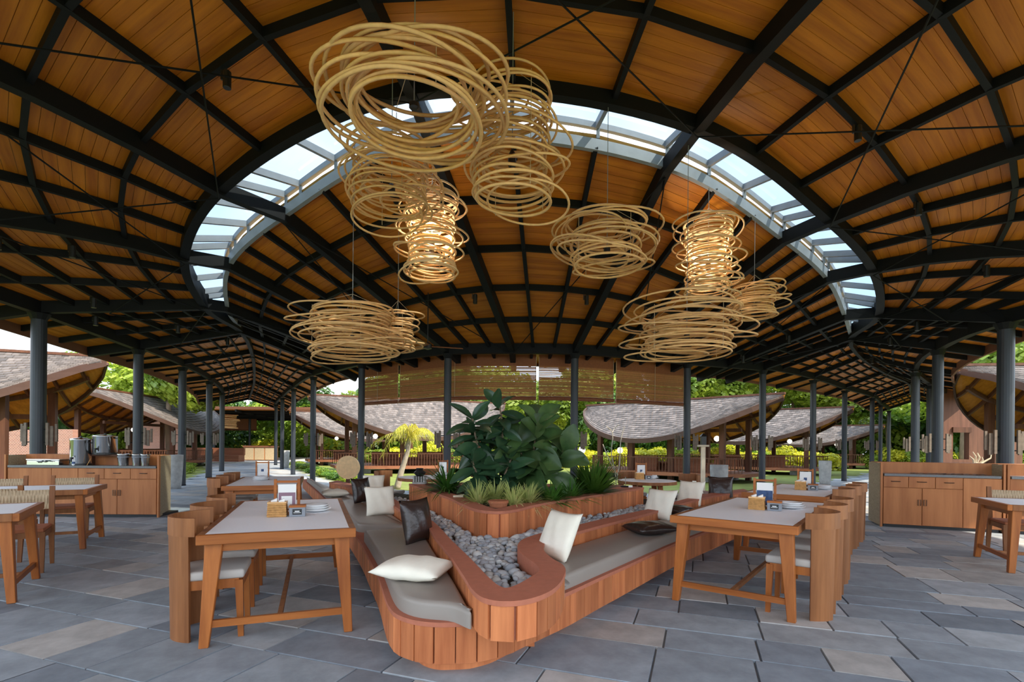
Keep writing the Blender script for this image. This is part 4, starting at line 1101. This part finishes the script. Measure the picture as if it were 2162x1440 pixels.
# pagoda lantern on the planter corner
t = thing('stone_lantern', 'small carved stone lantern on the left end of the planter', 'lantern', (PD(886, 1018, 8.25).x, 8.25, .72))
part('base', MB().box(-.10, .10, -.10, .10, 0, .03), 'stone', t)
for x in (-.08, -.04, 0, .04, .08): part('fluted_rib', MB().box(x-.012, x+.012, -.09, .09, .03, .12), 'stone', t)
part('roof', MB().lathe([(.05, .12), (.09, .16), (.10, .18), (.05, .22), (.06, .25)], 8), 'black', t)
t = thing('small_sign', 'small dark metal stand with a white tag on the right planter end', 'sign', (PD(1322, 1024, 7.9).x, 7.9, .72))
part('foot', MB().box(-.08, .09, -.03, .03, 0, .02), 'steel', t); part('stem', MB().tube([(-.01, 0, .02), (-.01, 0, .16)], .006, 5), 'chrome', t); part('tag', MB().box(.03, .09, -.035, -.031, .0, .03), 'paper', t)
# ============================================================ PAVILIONS
SH = ((.110, .092, .084), (.14, .118, .108), (.09, .078, .073), (.165, .138, .124), (.12, .102, .094))
def pavilion(label, A, B, zr, zl, W, zd=.28, posts=True, seed=1, rail=True, det=1.0):
    """leaf-shaped roof: straight ridge from tip A to tip B, bowed eaves"""
    A = Vector((A[0], A[1], 0)); B = Vector((B[0], B[1], 0)); c = (A+B)/2; d = B-A; L = d.length
    t = thing('garden_pavilion', label, 'pavilion', (c.x, c.y, -.1), math.atan2(d.y, d.x), 'leaf-roofed garden pavilions')
    rr = random.Random(seed); zr += .1; zl += .1; zd += .1
    def eave(s, u):
        a = abs(u); return Vector((u*L/2*.985, s*W*max(0, 1-a**2.4)**.72, zl + (zr-.10-zl)*a**2.0))
    def ridge(u): return Vector((u*L/2, 0, zr))
    def S(s, u, v): return ridge(u).lerp(eave(s, u), v) + Vector((0, 0, -.10*math.sin(math.pi*v)))
    nr = int(18*det); nc = int(L*6*det)
    sh = MB()
    for s in (-1, 1):
        for r_ in range(nr):
            v0, v1 = r_/nr, min(1.0, (r_+1.12)/nr); off = .5*(r_ % 2)
            for k in range(nc):
                u0 = -1+2*(k+off)/nc; u1 = min(1.0, u0+2/nc*.96)
                if u0 >= 1: continue
                f = rr.uniform(.85, 1.15); col = SH[rr.randrange(5)]; sh.tint(tuple(q*f for q in col))
                up = Vector((0, 0, .035+rr.uniform(0, .012))); dn = Vector((0, 0, .012))
                p = [S(s, u0, v0)+dn, S(s, u1, v0)+dn, S(s, u1, v1)+up, S(s, u0, v1)+up]
                sh.quad(*p)
                sh.quad(p[3], p[2], S(s, u1, v1)+dn*.3, S(s, u0, v1)+dn*.3)
    part('roof_shingles', sh, 'shingle', t, kind='stuff')
    N = 26; cl = MB(); us = [-1+2*k/N for k in range(N+1)]
    for s in (-1, 1):
        for a, b in zip(us[:-1], us[1:]):
            for v in range(4):
                q = [S(s, a, v/4), S(s, b, v/4), S(s, b, (v+1)/4), S(s, a, (v+1)/4)]; cl.quad(*[p-Vector((0, 0, .02)) for p in q])
    part('roof_lining', cl, 'pav_ceiling', t)
    part('ridge_cap', MB().beam([ridge(-1)+Vector((0, 0, .08)), ridge(1)+Vector((0, 0, .08))], .14, .08), 'pav_wood', t)
    for s in (-1, 1):
        part('fascia', MB().beam([eave(s, u)+Vector((0, 0, .05)) for u in us], .06, .20), 'pav_fascia', t)
        part('inner_beam', MB().beam([S(s, u, .55)-Vector((0, 0, .04)) for u in us[2:-2]], .10, .14), 'pav_wood', t)
        for k in range(1, 12):
            u = -1+2*k/12; part('rafter', MB().beam([S(s, u, v/4)-Vector((0, 0, .03)) for v in range(5)], .07, .11), 'pav_wood', t)
    if posts:
        for u in (-.62, -.2, .2, .62):
            for s in (-1, 1):
                e = S(s, u, .62); part('post', MB().box(e.x-.10, e.x+.10, e.y-.10, e.y+.10, 0, e.z-.03), 'pav_wood', t)
        part('tie_beam', MB().box(-.66*L/2, .66*L/2, -.05, .05, zl+.35, zl+.5), 'pav_wood', t)
        out = [(eave(1, u).x*.93, eave(1, u).y*.86) for u in us[2:-2]] + [(eave(-1, u).x*.93, eave(-1, u).y*.86) for u in reversed(us[2:-2])]
        part('deck', MB().prism(out, zd-.14, zd), 'deck', t, tri=True)
        for (u, s) in ((-.5, -1), (.5, -1), (0, -1), (0, 1), (.5, 1), (-.5, 1)):
            e = S(s, u, .5); part('pier', MB().box(e.x-.15, e.x+.15, e.y-.15, e.y+.15, 0, zd-.14), 'stone', t)
        if rail:
            P = [Vector((x, y, 0)) for x, y in out]
            for side in (P[:len(P)//2], P[len(P)//2:]):
                part('rail', MB().beam([p*.97+Vector((0, 0, zd+.62)) for p in side], .05, .04), 'pav_wood', t)
                mb = MB()
                for p in resample([p*.97 for p in side], .14): mb.box(p.x-.012, p.x+.012, p.y-.012, p.y+.012, zd, zd+.60)
                part('balusters', mb, 'pav_wood', t, kind='stuff')
            part('low_table', MB().box(-L*.2, L*.2, -.4, .4, zd+.30, zd+.36).box(-L*.18, L*.18, -.08, .08, zd, zd+.30), 'deck', t)
            for x in (-L*.13, L*.1): part('sofa_back', MB().box(x-.7, x+.7, .55, .70, zd, zd+.62), 'deck', t)
        for x in (-L*.2, L*.2): part('globe_lamp', MB().lathe([(.02, .0), (.10, .05), (.135, .13), (.10, .22), (.02, .26)], 12, (x, -.5, zl-.05)), 'globe', t, smooth=True)
    return t
pavilion('large leaf-roofed pavilion in the courtyard right of centre', (10.6, 19.9), (3.9, 27.0), 3.42, 1.62, 2.7, seed=1)
pavilion('large leaf-roofed pavilion in the courtyard left of centre', (-10.1, 25.2), (-.4, 29.8), 3.72, 1.65, 2.9, seed=2)
pavilion('smaller pavilion behind the left courtyard pavilion, by the walkway', (-14.6, 33.5), (-6.0, 38), 3.42, 1.6, 2.6, seed=3, det=.7)
pavilion('leaf-roofed pavilion farther right beside the right columns', (17.5, 26.2), (9.6, 32.5), 3.42, 1.6, 2.6, seed=4, det=.8)
pavilion('distant pavilion roof low between the right columns', (25.5, 35.0), (18.0, 41), 2.9, 1.5, 2.4, seed=5, det=.6)
pavilion('big pavilion outside on the left with curved gable and orange lining', (-12.75, 16.2), (-22.4, 12.6), 4.0, 1.65, 3.0, seed=6, rail=False)
pavilion('grey-shingled pavilion roof behind the big left one', (-20.5, 23.9), (-21.6, 35.8), 3.95, 1.9, 3.0, seed=7, det=.8)
pavilion('big pavilion outside at the right picture edge with glowing orange lining', (14.15, 16.3), (24.0, 14.9), 3.98, 1.65, 3.0, seed=8, rail=False)
# ============================================================ RIGHT RECEPTION WALL AND LEFT BRICK BUILDING
def wallbox(name, x0, x1, y0, y1, z0, z1, mat): return struct(name, MB().box(x0, x1, y0, y1, z0, z1), mat)
rw = struct('wall_right')
a = PD(1930, 945, 23.0); b = PD(2012, 945, 22.0); c = PD(2046, 945, 22.0); e = PD(2110, 945, 22.0)
for nm, x0, x1, z0, z1 in (('wall_panel', a.x, b.x, 0, 4.2), ('wall_panel', b.x, c.x, 2.25, 4.2), ('wall_panel', b.x, c.x, 0, .9), ('wall_panel', c.x, e.x+1, 0, 4.2)):
    part(nm, MB().box(x0, x1, 22.0, 22.25, z0, z1), 'recep', rw)
part('window_lintel', MB().box(b.x-.05, c.x+.05, 21.93, 22.0, 2.05, 2.28), 'pav_wood', rw)
lw = struct('wall_left')
part('brick_wall', MB().box(PD(0, 940, 24).x-9, PD(0, 940, 24).x+3.4, 24.0, 24.3, -.1, 1.9), 'brick', lw)
part('brick_wall', MB().box(PD(300, 940, 40).x, PD(385, 940, 40).x, 40.0, 40.3, -.1, 3.2), 'brick', lw)
# far hall behind the left walkway
hall = struct('trim_1')
part('hall_lining', MB().quad((-30, 37, 3.745), (-14.5, 37, 3.745), (-15, 48, 3.595), (-33, 48, 3.595)), 'ceil', hall)
part('hall_roof', MB().add([(-30, 37, 3.75), (-14.5, 37, 3.75), (-15, 48, 3.60), (-33, 48, 3.60), (-30, 37, 3.95), (-14.5, 37, 3.95), (-15, 48, 3.80), (-33, 48, 3.80)], [(0, 1, 2, 3), (4, 5, 6, 7), (0, 1, 5, 4), (1, 2, 6, 5), (2, 3, 7, 6), (3, 0, 4, 7)]), 'fascia', hall)
for k in range(5): part('hall_beam', MB().beam([(-30-.6*k, 38+2.4*k, 3.73-.032*k), (-14.6, 38+2.4*k, 3.73-.032*k)], .12, .2), 'steel', hall)
for x in (-24, -20, -16): part('hall_rafter', MB().beam([(x, 37, 3.74), (x*1.06, 48, 3.58)], .1, .16), 'steel', hall)
part('hall_floor', MB().box(-34, -14.5, 35.0, 48, -.1, 0.0), 'stone', hall)
for j, (px, d) in enumerate(((527, 46), (452, 40), (408, 38))):
    column(Vector((PD(px, 940, d).x, d, 0)), .1, 3.5, '%s thin dark column standing in the distant hall, counted from its right' % ORD[j])
t = thing('bamboo_blind', 'distant bamboo blind rolled down in the far hall', 'blind', (PD(505, 900, 47).x, 47, 2.5), 0, 'bamboo roller blinds')
part('panel', MB().tint((.25, .09, .03)).box(-2.0, 1.6, -.02, .02, 0, 1.2), 'bamboo', t); part('bottom_roll', MB().tint((.18, .06, .02)).tube([(-2.0, 0, 0), (1.6, 0, 0)], .06, 8), 'bamboo', t)
t = thing('service_counter', 'distant panelled counter at the end of the left walkway', 'counter', (PD(551, 972, 38.5).x, 38.5, 0), R(6))
part('body', MB().box(-1.12, 1.12, -.3, .3, .05, 1.0), 'counter', t); part('top', MB().box(-1.18, 1.18, -.36, .36, 1.0, 1.12), 'fascia', t)
for x in (-.75, 0, .75): part('woven_panel', MB().box(x-.34, x+.34, -.325, -.30, .08, .97), 'rattan_weave', t)
t = thing('bench_seat', 'distant brown built-in bench left of the far counter', 'bench', (PD(450, 965, 36).x, 36, 0))
part('seat', MB().box(-2.6, 2.0, -.4, .4, 0, .45), 'deck', t); part('back', MB().box(-2.6, 2.0, .3, .5, .45, .95), 'deck', t)
# ============================================================ STONE POTS, LAMPS, ROUND TABLES
def pot(p, h, r, label):
    t = thing('stone_pot', label, 'pot', (p[0], p[1], 0), 0, 'tall grey stone pots')
    part('body', MB().lathe([(r*.78, 0), (r*.86, h*.2), (r*.97, h*.7), (r, h), (r*.85, h), (r*.8, h-.1)], 20), 'stone', t, smooth=True); part('soil', MB().lathe([(r*.82, h-.08), (r*.8, h-.05)], 16), 'soil', t)
pot((-9.85, 14.9), .98, .25, 'tall round stone pot beside the end of the left counter')
pot((5.75, 14.2), .85, .24, 'tall stone pot half in sun behind the right bench')
pot((11.35, 18.55), .88, .21, 'tall stone pot between the right courtyard columns')
pot((PD(603, 980, 27.5).x, 27.5), .95, .2, 'tall pale stone pot at the far end of the walkway')
t = thing('disc_lamp', 'round woven disc lamp on a stand left of the planter', 'lamp', (PD(735, 987, 13.6).x, 13.6, 0))
part('disc', MB().add([(.31*math.cos(q/16*math.pi), y_, .72+.31*math.sin(q/16*math.pi)) for y_ in (-.03, .03) for q in range(32)], [tuple(range(31, -1, -1)), tuple(range(32, 64))] + [(k, (k+1) % 32, 32+(k+1) % 32, 32+k) for k in range(32)]), 'pale_rattan', t)
part('stand', MB().box(-.05, .05, -.025, .025, 0, .42), 'pav_wood', t); part('foot', MB().box(-.2, .2, -.15, .15, 0, .04), 'pav_wood', t)
for px, py, d, nm in ((1229, 950, 16.0, 'right beside the middle courtyard column'), (1309, 951, 19.0, 'above the bare shrub')):
    t = thing('globe_lamp', 'white globe garden lamp ' + nm, 'lamp', (PD(px, py, d).x, d, -.1), 0, 'white globe garden lamps')
    z = PD(px, py, d).z+.1; part('globe', MB().lathe([(.03, -.11), (.08, -.085), (.11, 0), (.08, .085), (.03, .11)], 16, (0, 0, z)), 'globe', t, smooth=True); part('pole', MB().tube([(0, 0, 0), (0, 0, z-.1)], .012, 6), 'steel', t)
def round_table(p, r, label):
    t = thing('round_table', label, 'table', (p.x, p.y, 0), 0, 'round tables behind the planter')
    part('top', MB().lathe([(r, .70), (r, .75), (r-.03, .752)], 32), 'laminate', t); part('edge', MB().lathe([(r+.012, .69), (r+.012, .745)], 32), 'teak_dull', t)
    for q in range(4):
        a = .8+1.57*q; part('leg', MB().taper((.62*r*math.cos(a), .62*r*math.sin(a), 0), (.5*r*math.cos(a), .5*r*math.sin(a), .69), .05, .05, .08, .08), 'teak_v', t)
rt1 = PZ(1366, 1014, .75); rt2 = PZ(905, 1007, .75)
round_table(rt1, .50, 'round table behind the right bench, set with plates and a menu')
round_table(rt2, .55, 'round white table behind the left end of the planter')
for c_, nm in ((rt1, 'the right round table'), (rt2, 'the left round table')):
    for j, (q, w_) in enumerate(((20, 'right of it'), (95, 'behind it'), (165, 'left of it'))):
        a = R(q); p = c_ + Vector((math.cos(a), math.sin(a), 0))*(.82)
        dup(B0, (p.x, p.y, 0), a+math.pi, 'curved-back wooden chair drawn up to %s, %s' % (nm, w_))
setting('R1', 1350, 1012, 'the right round table', 'text', rz=0)
setting('R2', 935, 1003, 'the left round table', 'text', basket=False, rz=0)
tb = thing('low_bench', 'low wooden bench behind the far end of the right bench', 'bench', (3.75, 10.35, 0), R(35))
part('seat', MB().box(-.6, .6, -.22, .22, .36, .42), 'deck', tb)
for x in (-.5, .5): part('leg', MB().box(x-.04, x+.04, -.18, .18, 0, .36), 'deck', tb)
pillow('throw_cushion', (3.62, 10.22, .60), .44, .44, .13, (R(66), 0, R(30)), 'canvas', 'cream cushion on the low bench behind the right bench')
t = thing('garden_lantern', 'wooden post lantern standing behind the right bench', 'lantern', (PD(1484, 1030, 13.4).x, 13.4, 0))
part('post', MB().box(-.045, .045, -.045, .045, 0, 1.35), 'driftwood', t); part('lantern', MB().box(-.06, .06, -.06, .06, 1.40, 1.62), 'black', t); part('roof', MB().taper((0, 0, 1.62), (0, 0, 1.70), .17, .17, .03, .03), 'black', t); part('shelf', MB().box(-.12, .12, -.1, .1, 1.35, 1.40), 'driftwood', t)
# ============================================================ TREES, HEDGES, PALM
def crown(mat, n, size, seed, squash=.8, lumps=9):
    r2 = random.Random(seed); mb = MB(); C_ = [(Vector((r2.uniform(-.6, .6), r2.uniform(-.6, .6), r2.uniform(-.45, .5))), r2.uniform(.35, .6)) for _ in range(lumps)]
    for k in range(n):
        c, rad = C_[r2.randrange(lumps)]; d = Vector((r2.gauss(0, 1), r2.gauss(0, 1), r2.gauss(0, 1))).normalized()
        p = c + d*rad*r2.uniform(.75, 1.05); p.z *= squash
        a = (d + Vector((r2.uniform(-1, 1), r2.uniform(-1, 1), r2.uniform(-1, 1)))*.8).normalized(); x = a.orthogonal().normalized(); y = a.cross(x)
        s = size*r2.uniform(.6, 1.3); mb.quad(p-x*s-y*s*.6, p+x*s-y*s*.6, p+x*s+y*s*.6, p-x*s+y*s*.6)
    return mb.mesh('crown', mat)
CR = [crown('leaf_tree', 11000, .034, 1), crown('leaf_tree', 11000, .032, 2), crown('leaf_dark', 10000, .034, 3), crown('leaf_dark', 10000, .036, 4)]
HG = [crown('leaf_yellow', 2600, .055, 5, .8), crown('leaf_tree', 2600, .055, 6, .8), crown('leaf_dark', 2600, .05, 7, .8)]
TK = MB().tube([(0, 0, 0), (.05, .02, .5), (-.03, .04, 1.0)], [.07, .05, .03], 8).mesh('trunk', 'bark', True)
def tree(x, y, h, w_, k, label, group='trees around the courtyard'):
    t = thing('tree', label, 'tree', (x, y, -.1), (x*7+y) % 6.28, group)
    o = obj('trunk', TK, t); o.scale = (h*.35, h*.35, h*.62); o = obj('crown', CR[k], t); o['kind'] = 'stuff'; o.location = (0, 0, h*.66); o.scale = (w_*.62, w_*.62, h*.44)
TR = ((-3.0, 40, 8.5, 8, 0, 'pale green tree left of centre beyond the courtyard pavilions'), (2.2, 33, 6.2, 6, 0, 'bright green tree seen between the two courtyard pavilions'), (5.2, 38, 6.0, 5.5, 2, 'dark tree at the right of the gap between pavilions'),
 (9.5, 42, 9.5, 9, 1, 'broad tree above the right courtyard pavilion ridge'), (16.5, 43, 10, 9, 0, 'tall tree above the right pavilion, left of the right columns'), (24, 44, 9.5, 9, 1, 'tree filling the gap beyond the right column row'), (31, 42, 9, 9, 2, 'dark tree behind the reception wall'),
 (29, 33, 7, 6, 0, 'bright tree just left of the reception wall'), (-9.5, 46, 9.5, 9, 1, 'tree between the left walkway and the left pavilion ridge'), (-16.5, 56, 8, 9, 0, 'bright tree behind the far hall, right part'), (-24, 57, 8, 9, 3, 'dark tree behind the far hall, left part'),
 (-20, 30, 8.8, 6, 0, 'bright feathery tree above the second left pavilion roof'), (-30, 40, 9, 10, 1, 'tree far left behind the grey pavilion roof'), (-34, 26, 6, 8, 2, 'dark tree at the left behind the big pavilion'), (34, 24, 8, 9, 2, 'dark tree beyond the right edge pavilion'),
 (20, 13.2, 3.2, 4, 2, 'low dark tree at the right picture edge under the pavilion'), (40, 40, 12, 12, 1, 'tall tree behind the right edge pavilion ridge'))
for a in TR: tree(*a)
rr = random.Random(21)
for i in range(34):
    a = R(-62 + i*124/33); d = 54 + 3*math.sin(i*1.7); x = d*math.sin(a); y = d*math.cos(a)+6
    o = tag(obj('backdrop_tree', CR[(1, 2, 0, 3)[i % 4]]), 'leafy tree in the dense green belt around the garden', 'tree', 'trees of the green belt'); o.location = (x, y, 2.2); o.scale = (4.8, 4.8, 5.2); o.rotation_euler = (0, 0, rr.uniform(0, 6))
rr = random.Random(8)
def bush(x, y, h, w_, m_, label, grp):
    o = tag(obj('hedge_bush', HG[m_]), label, 'bush', grp); o['kind'] = 'stuff'; del o['kind']; o.location = (x, y, h*.38-.1); o.scale = (w_*.6, w_*.6, h*.62); o.rotation_euler = (0, 0, rr.uniform(0, 6))
for i in range(24):
    x = -9 + i*1.25; y = 33.5 + .5*math.sin(i*1.3) - abs(x)*.02
    bush(x, y, rr.uniform(1.3, 1.8), 2.0, 0 if i % 4 else 1, 'rounded yellow-green bush in the hedge beyond the courtyard lawn', 'yellow hedge bushes')
for i in range(9):
    x = 25.2 + i*1.1; y = 36 - i*.6; bush(x, y, rr.uniform(1.3, 1.8), 2.0, 0 if i % 2 else 1, 'yellow-green bush in the hedge beyond the right columns', 'right hedge bushes')
for i in range(10):
    x = -30 + i*1.5; bush(x, 51+rr.uniform(-.5, .5), rr.uniform(2.2, 3.8), 3.0, 1 if i % 4 else 0, 'leafy green bush behind the far hall', 'bushes behind the far hall')
for i in range(7):
    p = FR[4-i//2][0].lerp(FR[3-i//2][0], .5*(i % 2)) + Vector((-1.6, -.6, 0)); bush(p.x, p.y, .5, 1.0, 1, 'low green plant along the outer edge of the left walkway', 'low plants by the left walkway')
for i in range(7):
    p = FR[4-i//2][3].lerp(FR[3-i//2][3], .5*(i % 2)) + Vector((1.3, .3, 0)); bush(p.x, p.y, .45, .9, 2 if i % 2 else 1, 'low green plant along the courtyard edge of the left walkway', 'low plants at the courtyard edge')
px0 = PD(866, 930, 16.5)
t = thing('palm_tree', 'young palm with yellow-green drooping fronds left of centre', 'palm', (PD(838, 1020, 16.5).x, 16.5, -.1))
tp = Vector((px0.x-t.location.x, 0, 1.75))
part('trunk', MB().tube(crom([(0, 0, 0), (.15, 0, .6), (tp.x*.8, 0, 1.2), tuple(tp)], 5), [.11-.06*i/15 for i in range(16)], 10), 'pale_bark', t, smooth=True)
rr = random.Random(3)
for k in range(13):
    q = 2.4*k; L_ = rr.uniform(1.1, 2.0); el = rr.uniform(.15, 1.45); mb = MB(); h = Vector((math.cos(q), math.sin(q), 0)); sd = Vector((-math.sin(q), math.cos(q), 0)); P = []
    for i in range(13):
        f = i/12; P.append(tp + h*(L_*math.cos(el)*f) + Vector((0, 0, L_*(math.sin(el)*f - .85*f*f))))
    mb.tube(P, .012, 4)
    fr_ = part('frond', mb, 'leaf_palm', t); mb = MB()
    for i in range(1, 13):
        for j in (0, .5):
            p = P[i-1].lerp(P[i], j)
            for s in (-1, 1): e = p + sd*(s*rr.uniform(.16, .34)*(1-.5*i/12)) + h*rr.uniform(.05, .25) - Vector((0, 0, rr.uniform(.2, .42))); mb.add([p+h*.012, p-h*.012, e], [(0, 1, 2)])
    part('leaflets', mb, 'leaf_palm', fr_, kind='stuff')
t = thing('bare_shrub', 'leafless forked shrub behind the planter on the right', 'shrub', (PD(1302, 990, 17).x, 17, -.1))
for pts_ in ([(0, 0, 0), (-.05, 0, .6), (-.18, 0, 1.2), (-.15, 0, 1.9), (-.35, 0, 2.1)], [(0, 0, .3), (.1, 0, .9), (.15, .1, 1.6), (.25, .05, 2.1)], [(-.15, 0, 1.9), (-.05, .1, 2.05), (.05, 0, 2.15)], [(0, 0, .5), (-.3, 0, 1.1), (-.45, .1, 1.5)]):
    part('twig', MB().tube(crom(pts_, 3), .016, 5), 'pale_bark', t)
